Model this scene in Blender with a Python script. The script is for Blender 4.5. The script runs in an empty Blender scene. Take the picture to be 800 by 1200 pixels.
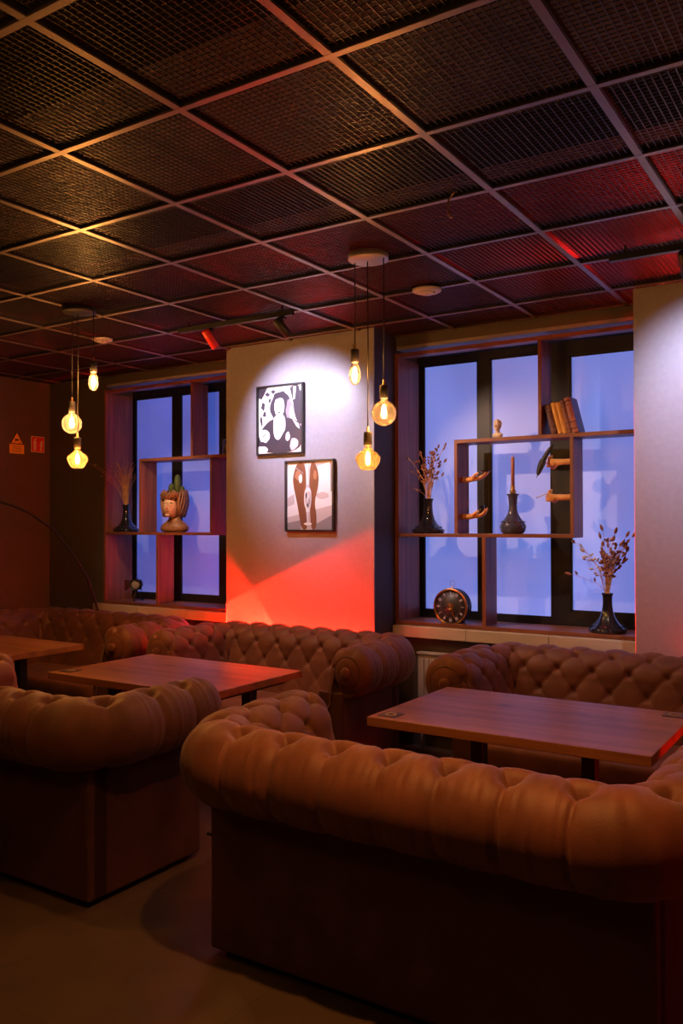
import bpy, bmesh, math, random
from mathutils import Vector, Matrix
random.seed(7)
C = bpy.context.scene.collection
PI = math.pi
FLOOR_Z, CEIL_Z = 0.0, 2.98

# ------------------------------------------------------------------ materials
def new_mat(name):
    m = bpy.data.materials.new(name); m.use_nodes = True
    nt = m.node_tree
    return m, nt, nt.nodes['Principled BSDF']
def mat(name, col, rough=.5, metal=0., noise=0., scale=8., bump=0., bscale=60., spec=.5, emit=None, estr=0., sheen=0., coat=0.):
    m, nt, b = new_mat(name)
    b.inputs['Base Color'].default_value = (*col, 1); b.inputs['Roughness'].default_value = rough
    b.inputs['Metallic'].default_value = metal; b.inputs['Specular IOR Level'].default_value = spec
    b.inputs['Sheen Weight'].default_value = sheen; b.inputs['Coat Weight'].default_value = coat
    if emit: b.inputs['Emission Color'].default_value = (*emit, 1); b.inputs['Emission Strength'].default_value = estr
    tc = nt.nodes.new('ShaderNodeTexCoord')
    if noise:
        n = nt.nodes.new('ShaderNodeTexNoise'); n.inputs['Scale'].default_value = scale; n.inputs['Detail'].default_value = 5
        r = nt.nodes.new('ShaderNodeValToRGB')
        r.color_ramp.elements[0].position = .3; r.color_ramp.elements[1].position = .7
        r.color_ramp.elements[0].color = (*[c*(1-noise) for c in col], 1); r.color_ramp.elements[1].color = (*[min(1, c*(1+noise)) for c in col], 1)
        nt.links.new(tc.outputs['Object'], n.inputs['Vector']); nt.links.new(n.outputs['Fac'], r.inputs['Fac']); nt.links.new(r.outputs['Color'], b.inputs['Base Color'])
    if bump:
        n = nt.nodes.new('ShaderNodeTexNoise'); n.inputs['Scale'].default_value = bscale; n.inputs['Detail'].default_value = 4
        bp = nt.nodes.new('ShaderNodeBump'); bp.inputs['Strength'].default_value = bump; bp.inputs['Distance'].default_value = .004
        nt.links.new(tc.outputs['Object'], n.inputs['Vector']); nt.links.new(n.outputs['Fac'], bp.inputs['Height']); nt.links.new(bp.outputs['Normal'], b.inputs['Normal'])
    return m
def wood(name, dark, light, axis=0, scale=1., rough=.45, plank=None, knots=False):
    """grain runs along axis; plank = (axis across, width) adds glued-board tone steps"""
    m, nt, b = new_mat(name)
    tc = nt.nodes.new('ShaderNodeTexCoord'); mp = nt.nodes.new('ShaderNodeMapping')
    s = [22*scale]*3; s[axis] = 1.3*scale; mp.inputs['Scale'].default_value = s
    nt.links.new(tc.outputs['Object'], mp.inputs['Vector'])
    n = nt.nodes.new('ShaderNodeTexNoise'); n.inputs['Scale'].default_value = 1.; n.inputs['Detail'].default_value = 7; n.inputs['Distortion'].default_value = .5
    nt.links.new(mp.outputs['Vector'], n.inputs['Vector'])
    r = nt.nodes.new('ShaderNodeValToRGB')
    r.color_ramp.elements[0].position = .32; r.color_ramp.elements[1].position = .68
    r.color_ramp.elements[0].color = (*dark, 1); r.color_ramp.elements[1].color = (*light, 1)
    nt.links.new(n.outputs['Fac'], r.inputs['Fac'])
    out = r.outputs['Color']
    def mul(a, fac_socket, lo, hi):
        mr = nt.nodes.new('ShaderNodeMapRange'); mr.inputs['To Min'].default_value = lo; mr.inputs['To Max'].default_value = hi
        nt.links.new(fac_socket, mr.inputs['Value'])
        mx = nt.nodes.new('ShaderNodeMix'); mx.data_type = 'RGBA'; mx.blend_type = 'MULTIPLY'; mx.inputs[0].default_value = 1
        nt.links.new(a, mx.inputs[6]); nt.links.new(mr.outputs['Result'], mx.inputs[7]); return mx.outputs[2]
    if plank:
        sx = nt.nodes.new('ShaderNodeSeparateXYZ'); nt.links.new(tc.outputs['Object'], sx.inputs['Vector'])
        mt = nt.nodes.new('ShaderNodeMath'); mt.operation = 'DIVIDE'; mt.inputs[1].default_value = plank[1]
        nt.links.new(sx.outputs[plank[0]], mt.inputs[0])
        fl = nt.nodes.new('ShaderNodeMath'); fl.operation = 'FLOOR'; nt.links.new(mt.outputs[0], fl.inputs[0])
        wn = nt.nodes.new('ShaderNodeTexWhiteNoise'); wn.noise_dimensions = '1D'; nt.links.new(fl.outputs[0], wn.inputs['W'])
        out = mul(out, wn.outputs['Value'], .78, 1.1)
    if knots:
        mp2 = nt.nodes.new('ShaderNodeMapping'); s2 = [9.]*3; s2[axis] = 4.; mp2.inputs['Scale'].default_value = s2
        nt.links.new(tc.outputs['Object'], mp2.inputs['Vector'])
        vo = nt.nodes.new('ShaderNodeTexVoronoi'); vo.inputs['Scale'].default_value = .8; nt.links.new(mp2.outputs['Vector'], vo.inputs['Vector'])
        mr = nt.nodes.new('ShaderNodeMapRange'); mr.inputs['From Min'].default_value = .04; mr.inputs['From Max'].default_value = .2; mr.inputs['To Min'].default_value = 0; mr.inputs['To Max'].default_value = 1
        nt.links.new(vo.outputs['Distance'], mr.inputs['Value'])
        out = mul(out, mr.outputs['Result'], .4, 1.)
    nt.links.new(out, b.inputs['Base Color']); b.inputs['Roughness'].default_value = rough
    bp = nt.nodes.new('ShaderNodeBump'); bp.inputs['Strength'].default_value = .12; bp.inputs['Distance'].default_value = .002
    nt.links.new(n.outputs['Fac'], bp.inputs['Height']); nt.links.new(bp.outputs['Normal'], b.inputs['Normal'])
    return m
def glass(name, tint, rough=.03, haze=.02):
    m = bpy.data.materials.new(name); m.use_nodes = True; nt = m.node_tree; nt.nodes.clear()
    o = nt.nodes.new('ShaderNodeOutputMaterial'); t = nt.nodes.new('ShaderNodeBsdfTransparent'); g = nt.nodes.new('ShaderNodeBsdfGlossy')
    lw = nt.nodes.new('ShaderNodeLayerWeight'); lw.inputs['Blend'].default_value = .2
    mx = nt.nodes.new('ShaderNodeMixShader'); t.inputs['Color'].default_value = (*tint, 1); g.inputs['Roughness'].default_value = rough
    g.inputs['Color'].default_value = (*[min(1, .5+.5*c) for c in tint], 1)
    nt.links.new(lw.outputs['Fresnel'], mx.inputs['Fac']); nt.links.new(t.outputs[0], mx.inputs[1]); nt.links.new(g.outputs[0], mx.inputs[2]); tr = nt.nodes.new('ShaderNodeBsdfTranslucent'); tr.inputs['Color'].default_value = (*tint, 1)
    m2 = nt.nodes.new('ShaderNodeMixShader'); m2.inputs['Fac'].default_value = haze
    nt.links.new(mx.outputs[0], m2.inputs[1]); nt.links.new(tr.outputs[0], m2.inputs[2]); nt.links.new(m2.outputs[0], o.inputs['Surface'])
    return m

M = {}
M['leather'] = mat('brown_leather', (.15, .052, .031), .54, noise=.22, scale=9, bump=.25, bscale=320, spec=.45, sheen=.12)
M['leather_dark'] = mat('brown_leather_panel', (.10, .040, .024), .65, noise=.2, scale=7, bump=.3, bscale=140, spec=.35)
M['walnut_x'] = wood('walnut_along', (.14, .042, .018), (.30, .10, .042), 0)
M['walnut_z'] = wood('walnut_upright', (.14, .042, .018), (.30, .10, .042), 2)
M['oak'] = wood('oak_tabletop', (.22, .090, .036), (.38, .175, .075), 0, .8, .38, plank=(1, .1), knots=True)
M['black_metal'] = mat('black_powder_coat', (.012, .012, .012), .5, metal=.0, bump=.1, bscale=200)
M['window_black'] = mat('black_window_frame', (.012, .012, .014), .4)
M['grid'] = mat('grey_grid_metal', (.21, .17, .15), .38, metal=.55, noise=.1, scale=4)
M['wire'] = mat('dark_wire', (.03, .025, .022), .42, metal=.5)
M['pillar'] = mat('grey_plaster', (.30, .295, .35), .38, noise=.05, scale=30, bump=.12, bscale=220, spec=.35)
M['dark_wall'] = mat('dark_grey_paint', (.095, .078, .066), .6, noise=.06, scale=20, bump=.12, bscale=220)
M['pier_side'] = mat('darkened_pier_side', (.045, .042, .05), .6, noise=.06, scale=20, bump=.12, bscale=220)  # pier sides darkened in colour for shade and less red bounce
M['slab'] = mat('raw_concrete', (.07, .055, .048), .85, noise=.3, scale=2.5, bump=.3, bscale=20)
M['sill'] = wood('pale_sill_stone', (.50, .40, .30), (.66, .55, .43), 0, .5, .5)
M['white'] = mat('white_enamel', (.45, .42, .42), .35)
M['black_cord'] = mat('black_cord', (.02, .018, .016), .6)
M['brass'] = mat('aged_brass', (.75, .50, .20), .3, metal=1., noise=.15, scale=30)
M['gold'] = mat('gold_trim', (.85, .55, .2), .28, metal=1.)
M['canopy'] = mat('grey_canopy_metal', (.45, .42, .42), .4, metal=.4)
M['clear'] = glass('clear_bulb_glass', (1., .9, .74), haze=.022); M['amber'] = glass('amber_bulb_glass', (1., .72, .34), haze=.03)
M['filament'] = mat('hot_filament', (1, .6, .2), .5, emit=(1., .52, .16), estr=140)
M['black_glass'] = mat('smoky_black_glass', (.012, .012, .016), .08, spec=.8, coat=.5)
M['smoke_glass'] = mat('smoky_blue_glass', (.075, .08, .14), .16, spec=.8, coat=.5)
M['frame_black'] = mat('black_picture_frame', (.02, .018, .018), .35)
M['paper'] = mat('print_white', (.78, .76, .78), .3); M['ink'] = mat('print_dark', (.05, .04, .055), .3)
M['ink_mid'] = mat('print_mid_grey', (.27, .23, .26), .3); M['ink_pale'] = mat('print_pale', (.55, .47, .48), .3)
M['skin_print'] = mat('print_bronze', (.20, .07, .04), .3); M['skin_print_lit'] = mat('print_bronze_light', (.42, .19, .11), .3)
M['mannequin'] = mat('mannequin_skin', (.80, .38, .11), .5, noise=.1, scale=20)
M['bust'] = mat('cream_plaster', (.8, .66, .5), .6, noise=.1, scale=30)
M['terracotta'] = mat('brown_ceramic', (.30, .13, .065), .45, noise=.3, scale=30); M['face'] = mat('pale_face_glaze', (.72, .45, .30), .4, noise=.1, scale=20)
M['cactus'] = mat('cactus_green', (.07, .10, .025), .6, noise=.4, scale=60)
M['straw'] = mat('dried_straw', (.62, .30, .10), .8, noise=.3, scale=20); M['seed'] = mat('dried_seed_head', (.33, .13, .07), .85, noise=.35, scale=40)
M['pale_seed'] = mat('pale_dried_grass', (.6, .48, .36), .85)
M['candle'] = mat('terracotta_wax', (.50, .21, .13), .5, noise=.1, scale=30); M['wick'] = mat('pale_wax_tip', (.8, .55, .45), .5)
M['book_dark'] = mat('dark_brown_binding', (.10, .028, .016), .55, noise=.4, scale=30); M['book_yellow'] = mat('yellow_binding', (.72, .36, .045), .55, noise=.15, scale=30)
M['book_ochre'] = mat('ochre_binding', (.66, .31, .035), .55, noise=.15, scale=30); M['book_brown'] = mat('brown_binding', (.22, .07, .025), .55, noise=.3, scale=30)
M['book_red'] = mat('russet_binding', (.33, .09, .04), .55, noise=.3, scale=30); M['pages'] = mat('page_edges', (.55, .43, .28), .8)
M['book_blue_lit'] = mat('blue_lit_cover', (.10, .10, .17), .5)  # blue window light on the russet book's cover put into its colour
M['feather'] = mat('black_feather', (.018, .012, .012), .6, noise=.3, scale=60)
M['sign_yellow'] = mat('yellow_sign', (.92, .56, .03), .4); M['sign_red'] = mat('red_sign', (.72, .03, .02), .4); M['sign_white'] = mat('sign_white_mark', (.85, .72, .55), .4); M['sign_black'] = mat('sign_black_mark', (.03, .015, .01), .5)
M['dial'] = mat('dark_clock_dial', (.035, .03, .035), .4); M['numeral'] = mat('grey_numeral', (.42, .43, .60), .5)
M['spot_red_lit'] = mat('red_lit_spot_housing', (.62, .03, .02), .4)  # red light falling on the housings put into their colour
M['red_lens'] = mat('red_led_lens', (.5, .02, .02), .3, emit=(1., .02, .01), estr=1.6)
M['grey_plastic'] = mat('grey_plastic', (.33, .30, .29), .4)

# floor: large dark tiles
def floor_mat():
    m, nt, b = new_mat('dark_floor_tiles')
    tc = nt.nodes.new('ShaderNodeTexCoord'); br = nt.nodes.new('ShaderNodeTexBrick')
    br.offset = 0; br.inputs['Scale'].default_value = 1.; br.inputs['Brick Width'].default_value = .9; br.inputs['Row Height'].default_value = .9
    br.inputs['Mortar Size'].default_value = .004; br.inputs['Color1'].default_value = (.09, .062, .042, 1); br.inputs['Color2'].default_value = (.07, .049, .034, 1); br.inputs['Mortar'].default_value = (.06, .045, .035, 1)
    nt.links.new(tc.outputs['Object'], br.inputs['Vector'])
    n = nt.nodes.new('ShaderNodeTexNoise'); n.inputs['Scale'].default_value = 5; n.inputs['Detail'].default_value = 8; nt.links.new(tc.outputs['Object'], n.inputs['Vector'])
    mr = nt.nodes.new('ShaderNodeMapRange'); mr.inputs['To Min'].default_value = .6; mr.inputs['To Max'].default_value = 1.35; nt.links.new(n.outputs['Fac'], mr.inputs['Value'])
    mx = nt.nodes.new('ShaderNodeMix'); mx.data_type = 'RGBA'; mx.blend_type = 'MULTIPLY'; mx.inputs[0].default_value = 1
    nt.links.new(br.outputs['Color'], mx.inputs[6]); nt.links.new(mr.outputs['Result'], mx.inputs[7]); nt.links.new(mx.outputs[2], b.inputs['Base Color'])
    b.inputs['Roughness'].default_value = .5
    return m
M['floor'] = floor_mat()
def pane_mat(name, em, s, base):
    m, nt, b = new_mat(name)
    b.inputs['Base Color'].default_value = (*base, 1); b.inputs['Roughness'].default_value = .45
    tc = nt.nodes.new('ShaderNodeTexCoord'); n = nt.nodes.new('ShaderNodeTexNoise'); n.inputs['Scale'].default_value = 1.6; n.inputs['Detail'].default_value = 1
    nt.links.new(tc.outputs['Object'], n.inputs['Vector'])
    r = nt.nodes.new('ShaderNodeValToRGB'); r.color_ramp.elements[0].position = .35; r.color_ramp.elements[1].position = .7
    r.color_ramp.elements[0].color = (*[c*.82 for c in em], 1); r.color_ramp.elements[1].color = (*[c*1.12 for c in em], 1)
    nt.links.new(n.outputs['Fac'], r.inputs['Fac']); nt.links.new(r.outputs['Color'], b.inputs['Emission Color']); b.inputs['Emission Strength'].default_value = s
    return m
M['pane_right'] = pane_mat('frosted_pane_dusk', (.095, .165, .56), 1.15, (.45, .43, .46))
M['pane_left'] = pane_mat('frosted_pane_dusk_dim', (.045, .085, .43), 1.0, (.28, .28, .35))

# ------------------------------------------------------------------ mesh builder
class MB:
    def __init__(s): s.v, s.f, s.mi, s.sm, s.mats = [], [], [], [], []
    def _m(s, m):
        if m not in s.mats: s.mats.append(m)
        return s.mats.index(m)
    def add(s, vs, fs, m, smooth=False, T=None):
        o = len(s.v)
        s.v += [tuple(T @ Vector(v)) if T else tuple(v) for v in vs]
        i = s._m(m)
        for f in fs: s.f.append([o+k for k in f]); s.mi.append(i); s.sm.append(smooth)
        return s
    def box(s, x0, x1, y0, y1, z0, z1, m, T=None, bev=0.):
        if bev:
            bm = bmesh.new(); bmesh.ops.create_cube(bm, size=1)
            for v in bm.verts: v.co = Vector(((x0+x1)/2+v.co.x*(x1-x0), (y0+y1)/2+v.co.y*(y1-y0), (z0+z1)/2+v.co.z*(z1-z0)))
            bmesh.ops.bevel(bm, geom=bm.edges[:], offset=bev, segments=3 if bev > .012 else 2, affect='EDGES', profile=.5)
            bm.verts.index_update()
            s.add([v.co[:] for v in bm.verts], [[v.index for v in f.verts] for f in bm.faces], m, bev > .012, T); bm.free(); return s
        v = [(x, y, z) for x in (x0, x1) for y in (y0, y1) for z in (z0, z1)]
        return s.add(v, [(0,1,3,2), (4,6,7,5), (0,4,5,1), (2,3,7,6), (0,2,6,4), (1,5,7,3)], m, False, T)
    def lathe(s, prof, m, n=24, T=None, smooth=True, flute=0., nf=8):
        vs = []
        for r, z in prof:
            for k in range(n):
                a = 2*PI*k/n; rr = r*(1+flute*math.cos(nf*a)); vs.append((rr*math.cos(a), rr*math.sin(a), z))
        fs = [(i*n+k, i*n+(k+1) % n, (i+1)*n+(k+1) % n, (i+1)*n+k) for i in range(len(prof)-1) for k in range(n)]
        if prof[0][0] > 1e-5: fs.append(tuple(range(n-1, -1, -1)))
        if prof[-1][0] > 1e-5: fs.append(tuple((len(prof)-1)*n+k for k in range(n)))
        return s.add(vs, fs, m, smooth, T)
    def tube(s, pts, r, m, n=8, cap=True, T=None):
        pts = [Vector(p) for p in pts]; rs = r if isinstance(r, (list, tuple)) else [r]*len(pts)
        vs = []; up = None
        for i, p in enumerate(pts):
            d = (pts[min(i+1, len(pts)-1)]-pts[max(i-1, 0)]).normalized()
            if up is None:
                up = Vector((0, 0, 1)) if abs(d.z) < .9 else Vector((1, 0, 0))
            a = d.cross(up).normalized(); up = a.cross(d).normalized()
            for k in range(n): vs.append(tuple(p+(a*math.cos(2*PI*k/n)+up*math.sin(2*PI*k/n))*rs[i]))
        fs = [(i*n+k, i*n+(k+1) % n, (i+1)*n+(k+1) % n, (i+1)*n+k) for i in range(len(pts)-1) for k in range(n)]
        if cap: fs += [tuple(range(n-1, -1, -1)), tuple((len(pts)-1)*n+k for k in range(n))]
        return s.add(vs, fs, m, True, T)
    def ball(s, c, r, m, nu=12, nv=8, T=None):
        rx, ry, rz = r if isinstance(r, (list, tuple)) else (r, r, r)
        vs = [(c[0], c[1], c[2]-rz)]
        for j in range(1, nv):
            t = -PI/2+PI*j/nv
            for k in range(nu):
                a = 2*PI*k/nu; vs.append((c[0]+rx*math.cos(t)*math.cos(a), c[1]+ry*math.cos(t)*math.sin(a), c[2]+rz*math.sin(t)))
        vs.append((c[0], c[1], c[2]+rz)); L = len(vs)-1
        fs = [(0, 1+(k+1) % nu, 1+k) for k in range(nu)]
        for j in range(nv-2): fs += [(1+j*nu+k, 1+j*nu+(k+1) % nu, 1+(j+1)*nu+(k+1) % nu, 1+(j+1)*nu+k) for k in range(nu)]
        fs += [(1+(nv-2)*nu+k, 1+(nv-2)*nu+(k+1) % nu, L) for k in range(nu)]
        return s.add(vs, fs, m, True, T)
    def prism(s, poly, d0, d1, m, T=None):
        """polygon in the xz plane, pushed along y from d0 to d1"""
        n = len(poly)
        vs = [(x, d0, z) for x, z in poly]+[(x, d1, z) for x, z in poly]
        fs = [tuple(range(n)), tuple(range(2*n-1, n-1, -1))]+[(k, k+n, (k+1) % n+n, (k+1) % n) for k in range(n)]
        return s.add(vs, fs, m, False, T)
    def build(s, name, parent=None, loc=(0, 0, 0), rz=0., recalc=True, floor=None):
        if floor is not None: s.v = [(a, b, max(c, floor)) for a, b, c in s.v]
        me = bpy.data.meshes.new(name); me.from_pydata(s.v, [], s.f)
        for m in s.mats: me.materials.append(m)
        me.polygons.foreach_set('material_index', s.mi); me.polygons.foreach_set('use_smooth', s.sm)
        if recalc:
            bm = bmesh.new(); bm.from_mesh(me); bmesh.ops.recalc_face_normals(bm, faces=bm.faces[:]); bm.to_mesh(me); bm.free()
        me.update()
        o = bpy.data.objects.new(name, me); C.objects.link(o); o.location = loc; o.rotation_euler = (0, 0, rz)
        if parent: o.parent = parent
        return o
def tag(o, label=None, cat=None, group=None, kind=None):
    for k, v in (('label', label), ('category', cat), ('group', group), ('kind', kind)):
        if v: o[k] = v
    return o
def thing(name, label, cat, loc=(0, 0, 0), rz=0., group=None):
    o = bpy.data.objects.new(name, None); C.objects.link(o); o.location = loc; o.rotation_euler = (0, 0, rz); o.empty_display_size = .1
    return tag(o, label, cat, group)
def struct(mb, name, parent=None, loc=(0, 0, 0)):
    o = mb.build(name, parent, loc)
    if not parent: o['kind'] = 'structure'
    return o
def dup(o, parent=None):
    c = o.copy(); C.objects.link(c)
    if parent: c.parent = parent
    for ch in list(o.children): dup(ch, c)
    return c
def light(name, kind, loc, energy, col, radius=.03, parent=None, **kw):
    l = bpy.data.lights.new(name, kind); l.energy = energy; l.color = col
    if kind in ('POINT', 'SPOT'): l.shadow_soft_size = radius
    o = bpy.data.objects.new(name, l); C.objects.link(o); o.location = loc
    if parent: o.parent = parent
    if 'aim' in kw:
        d = Vector(kw['aim'])-Vector(loc); o.rotation_euler = d.to_track_quat('-Z', 'Y').to_euler()
    if 'size' in kw: l.spot_size = math.radians(kw['size']); l.spot_blend = kw.get('blend', .3)
    return o

# ------------------------------------------------------------------ room shell
WL, WR, WF = -6.95, 2.6, -2.6          # left, right, wall behind the camera
BACK = 5.50                            # back wall face
struct(MB().box(WL-.2, WR+.2, WF-.2, 6.3, -.12, 0, M['floor']), 'floor')
struct(MB().box(WL-.15, WL, WF, 6.1, 0, 3.75, M['dark_wall']), 'wall_left')
struct(MB().box(WR, WR+.15, WF, 6.1, 0, 3.75, M['dark_wall']), 'wall_right')
struct(MB().box(WL, WR, WF-.15, WF, 0, 3.75, M['dark_wall']), 'wall_front')
# back wall with two window openings (x ranges) between z .80 and 2.90
OPEN = [(-6.145, -4.42), (-3.045, -1.26)]
ZB, ZT = .80, 2.91
w = MB()
xs = [WL, OPEN[0][0], OPEN[0][1], OPEN[1][0], OPEN[1][1], WR]
for i in range(5):
    if i % 2 == 0: w.box(xs[i], xs[i+1], BACK, 5.98, 0, 3.75, M['dark_wall'])
    else:
        w.box(xs[i], xs[i+1], BACK, 5.98, 0, ZB, M['dark_wall']); w.box(xs[i], xs[i+1], BACK, 5.98, ZT, 3.75, M['dark_wall'])
struct(w, 'wall_back')
# plastered piers between the windows
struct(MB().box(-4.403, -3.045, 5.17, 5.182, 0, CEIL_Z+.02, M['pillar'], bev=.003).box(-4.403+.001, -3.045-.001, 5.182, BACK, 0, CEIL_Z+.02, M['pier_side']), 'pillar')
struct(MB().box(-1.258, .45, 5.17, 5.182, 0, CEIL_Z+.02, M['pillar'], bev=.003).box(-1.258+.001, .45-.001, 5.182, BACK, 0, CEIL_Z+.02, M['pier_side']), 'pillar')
# structural slab over the open ceiling, with beams and ducts
struct(MB().box(WL, WR, WF, 6.1, 3.62, 3.75, M['slab']), 'ceiling_slab')
bm_ = MB()
for y in (2.5, 4.1): bm_.box(WL, WR, y-.12, y+.12, 3.40, 3.62, M['slab'])
struct(bm_, 'ceiling_beam')

# ------------------------------------------------------------------ camera
PARAM = dict(f=995.654630, yaw=-.570625783, pit=.0141493144, roll=-.00192704129)
def make_camera():
    yaw, pit, roll = PARAM['yaw'], PARAM['pit'], PARAM['roll']
    F = Vector((math.sin(yaw)*math.cos(pit), math.cos(yaw)*math.cos(pit), math.sin(pit)))
    R = Vector((math.cos(yaw), -math.sin(yaw), 0)); U = R.cross(F)
    R2 = R*math.cos(roll)+U*math.sin(roll); U2 = U*math.cos(roll)-R*math.sin(roll)
    cam = bpy.data.cameras.new('camera'); o = bpy.data.objects.new('camera', cam); C.objects.link(o)
    cam.sensor_fit = 'VERTICAL'; cam.sensor_height = 36; cam.sensor_width = 24; cam.lens = PARAM['f']/1200*36; cam.clip_start = .02
    m = Matrix((R2, U2, -F)).transposed().to_4x4(); m.translation = (0, 0, 1.6); o.matrix_world = m
    bpy.context.scene.camera = o
    return R2, U2, F
CR, CU, CF = make_camera()
def in_view(p, margin=.12):
    d = Vector(p)-Vector((0, 0, 1.6)); z = d.dot(CF)
    if z < .2: return False
    u = d.dot(CR)/z*PARAM['f']; v = d.dot(CU)/z*PARAM['f']
    return abs(u) < 400*(1+margin) and abs(v) < 600*(1+margin)

# ------------------------------------------------------------------ ceiling grid
GX, GY, GS = -3.170, 1.4785, .6
gx = [GX+GS*k for k in range(-7, 10)]; gx = [x for x in gx if WL < x < WR]
gy = [GY+GS*k for k in range(-6, 7)]; gy = [y for y in gy if WF < y < BACK]
g = MB()
for x in gx:
    g.box(x-.014, x+.014, WF, BACK, CEIL_Z, CEIL_Z+.004, M['grid']); g.box(x-.004, x+.004, WF, BACK, CEIL_Z+.004, CEIL_Z+.04, M['grid'])
for y in gy:
    g.box(WL, WR, y-.012, y+.012, CEIL_Z-.0006, CEIL_Z+.0034, M['grid']); g.box(WL, WR, y-.004, y+.004, CEIL_Z+.004, CEIL_Z+.04, M['grid'])
g.box(WL, WR, BACK-.02, BACK, CEIL_Z, CEIL_Z+.004, M['grid']); g.box(WL, WL+.02, WF, BACK, CEIL_Z, CEIL_Z+.004, M['grid'])
ceil = struct(g, 'ceiling')
def wire_panel(w_, d_):
    p = MB(); r = .0016; z = CEIL_Z+.012
    nx, ny = max(2, round(w_/.0245)), max(2, round(d_/.0245))
    def bar(x0, x1, y0, y1, z0, z1):
        p.box(x0, x1, y0, y1, z0, z1, M['wire'])
    for k in range(1, nx): x = -w_/2+w_*k/nx; bar(x-r, x+r, -d_/2, d_/2, z-r, z+r)
    for k in range(1, ny): y = -d_/2+d_*k/ny; bar(-w_/2, w_/2, y-r, y+r, z-r+.003, z+r+.003)
    for s in (-1, 1):
        bar(s*w_/2-.0015, s*w_/2+.0015, -d_/2, d_/2, z-.008, z+.014); bar(-w_/2, w_/2, s*d_/2-.0015, s*d_/2+.0015, z-.008, z+.014)
    return p
panels = []
ex, ey = [WL+.02]+gx+[WR], [WF]+gy+[BACK-.02]
for i in range(len(ex)-1):
    for j in range(len(ey)-1):
        x0, x1, y0, y1 = ex[i], ex[i+1], ey[j], ey[j+1]
        if x1-x0 < .06 or y1-y0 < .06: continue
        cx, cy = (x0+x1)/2, (y0+y1)/2
        if any(in_view((x, y, CEIL_Z), .05) for x in (x0, cx, x1) for y in (y0, cy, y1)):
            panels.append((math.hypot(cx, cy), cx, cy, round(x1-x0-.034, 4), round(y1-y0-.034, 4)))
panels.sort()
cache = {}
rest = None
for q, (d, cx, cy, w_, d_) in enumerate(panels):
    if q < 100:
        if (w_, d_) in cache:
            o = cache[(w_, d_)].copy(); C.objects.link(o); o.location = (cx, cy, 0)
        else:
            o = wire_panel(w_, d_).build('mesh_panel', ceil, (cx, cy, 0), recalc=False); cache[(w_, d_)] = o
        o.parent = ceil
    else:
        if rest is None: rest = MB()
        p = wire_panel(w_, d_); rest.add(p.v, p.f, M['wire'], False, Matrix.Translation((cx, cy, 0)))
if rest: tag(rest.build('mesh_panel', ceil, recalc=False), kind='stuff')
print('PANELS', len(panels))

# ------------------------------------------------------------------ windows
def window(name, panes, x0, x1, pm):
    m = MB(); zb, zt = .87, 2.875; F = M['window_black']; y0, y1 = 5.83, 5.90
    cuts = [x0]+[c for p in panes for c in p[:2]]+[x1]
    for i in range(0, len(cuts), 2): m.box(cuts[i], cuts[i+1], y0, y1, zb, zt, F)
    for a, b, z0, z1 in panes: m.box(a, b, y0, y1, zb, z0, F); m.box(a, b, y0, y1, z1, zt, F)
    # slim sash beads
    for a, b, z0, z1 in panes:
        for q in ((a, a+.012, z0, z1), (b-.012, b, z0, z1), (a, b, z0, z0+.012), (a, b, z1-.012, z1)): m.box(q[0], q[1], y0+.006, y0+.02, q[2], q[3], F)
    o = struct(m, name)
    for a, b, z0, z1 in panes: MB().box(a, b, 5.852, 5.868, z0, z1, pm).build('pane', o)
window('window_1', [(-6.115, -5.62, .942, 2.81), (-5.522, -5.042, .948, 2.81), (-4.93, -4.47, .96, 2.81)], -6.145, -4.42, M['pane_left'])
window('window_2', [(-2.997, -2.54, .94, 2.815), (-2.447, -1.984, .934, 2.815), (-1.854, -1.30, .988, 2.772)], -3.045, -1.26, M['pane_right'])
# sills under the bookcases
def sill(name, x0, x1, seams, lbl):
    m = MB(); e = [x0]+seams+[x1]
    for a, b in zip(e[:-1], e[1:]): m.box(a+.0012, b-.0012, 5.42, 5.83, .785, .864, M['sill'], bev=.003)
    return tag(m.build(name), kind='structure')
sill('trim_1', -6.235, -4.43, [-5.649, -5.043], 0)
sill('trim_2', -3.04, -1.265, [-2.463, -1.87], 0)
# plaster lining over the windows
struct(MB().box(-3.04, -1.265, 5.50, 5.83, 2.885, 2.909, M['pillar']), 'trim_3'); struct(MB().box(-6.14, -4.425, 5.50, 5.83, 2.885, 2.909, M['pillar']), 'trim_4')

# ------------------------------------------------------------------ built-in display shelving
def shelving(label, lb, rb, box_l, box_r, updiv, lowdiv):
    t = thing('display_shelf', label, 'shelf unit', ((lb+rb)/2, 5.57, .865)); ox, oy, oz = t.location
    yf, yb, th = 5.47, 5.67, .024
    def bd(name, x0, x1, z0, z1, m, y1=yb): MB().box(x0-ox, x1-ox, yf-oy, y1-oy, z0-oz, z1-oz, m, bev=.0015).build(name, t)
    X, Z = M['walnut_x'], M['walnut_z']
    bd('bottom_board', lb, rb, .866, .892, X, 5.80)
    bd('top_board', lb, rb, 2.826, 2.852, X, 5.56)
    bd('side_panel', lb, lb+.028, .892, 2.826, Z, 5.80)
    bd('side_panel', rb-.028, rb, .892, 2.826, Z, 5.80)
    bd('shelf', lb+.028, box_r[1], 1.506, 1.530, X)
    bd('shelf', box_l[0], rb-.028, 2.166, 2.192, X)
    bd('divider', box_l[0], box_l[1], 1.530, 2.166, Z); bd('divider', box_r[0], box_r[1], 1.530, 2.166, Z)
    bd('divider', updiv, updiv+.024, 2.192, 2.826, Z); bd('divider', lowdiv, lowdiv+.026, .892, 1.506, Z)
    return t
shelving('walnut box shelf unit across the window with clock, hands and books on it', -3.042, -1.262, (-2.567, -2.543), (-1.739, -1.715), -1.953, -2.358)
shelving('walnut box shelf unit across the dim left window holding a head planter', -6.144, -4.424, (-5.684, -5.660), (-4.840, -4.816), -5.060, -5.471)

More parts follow.
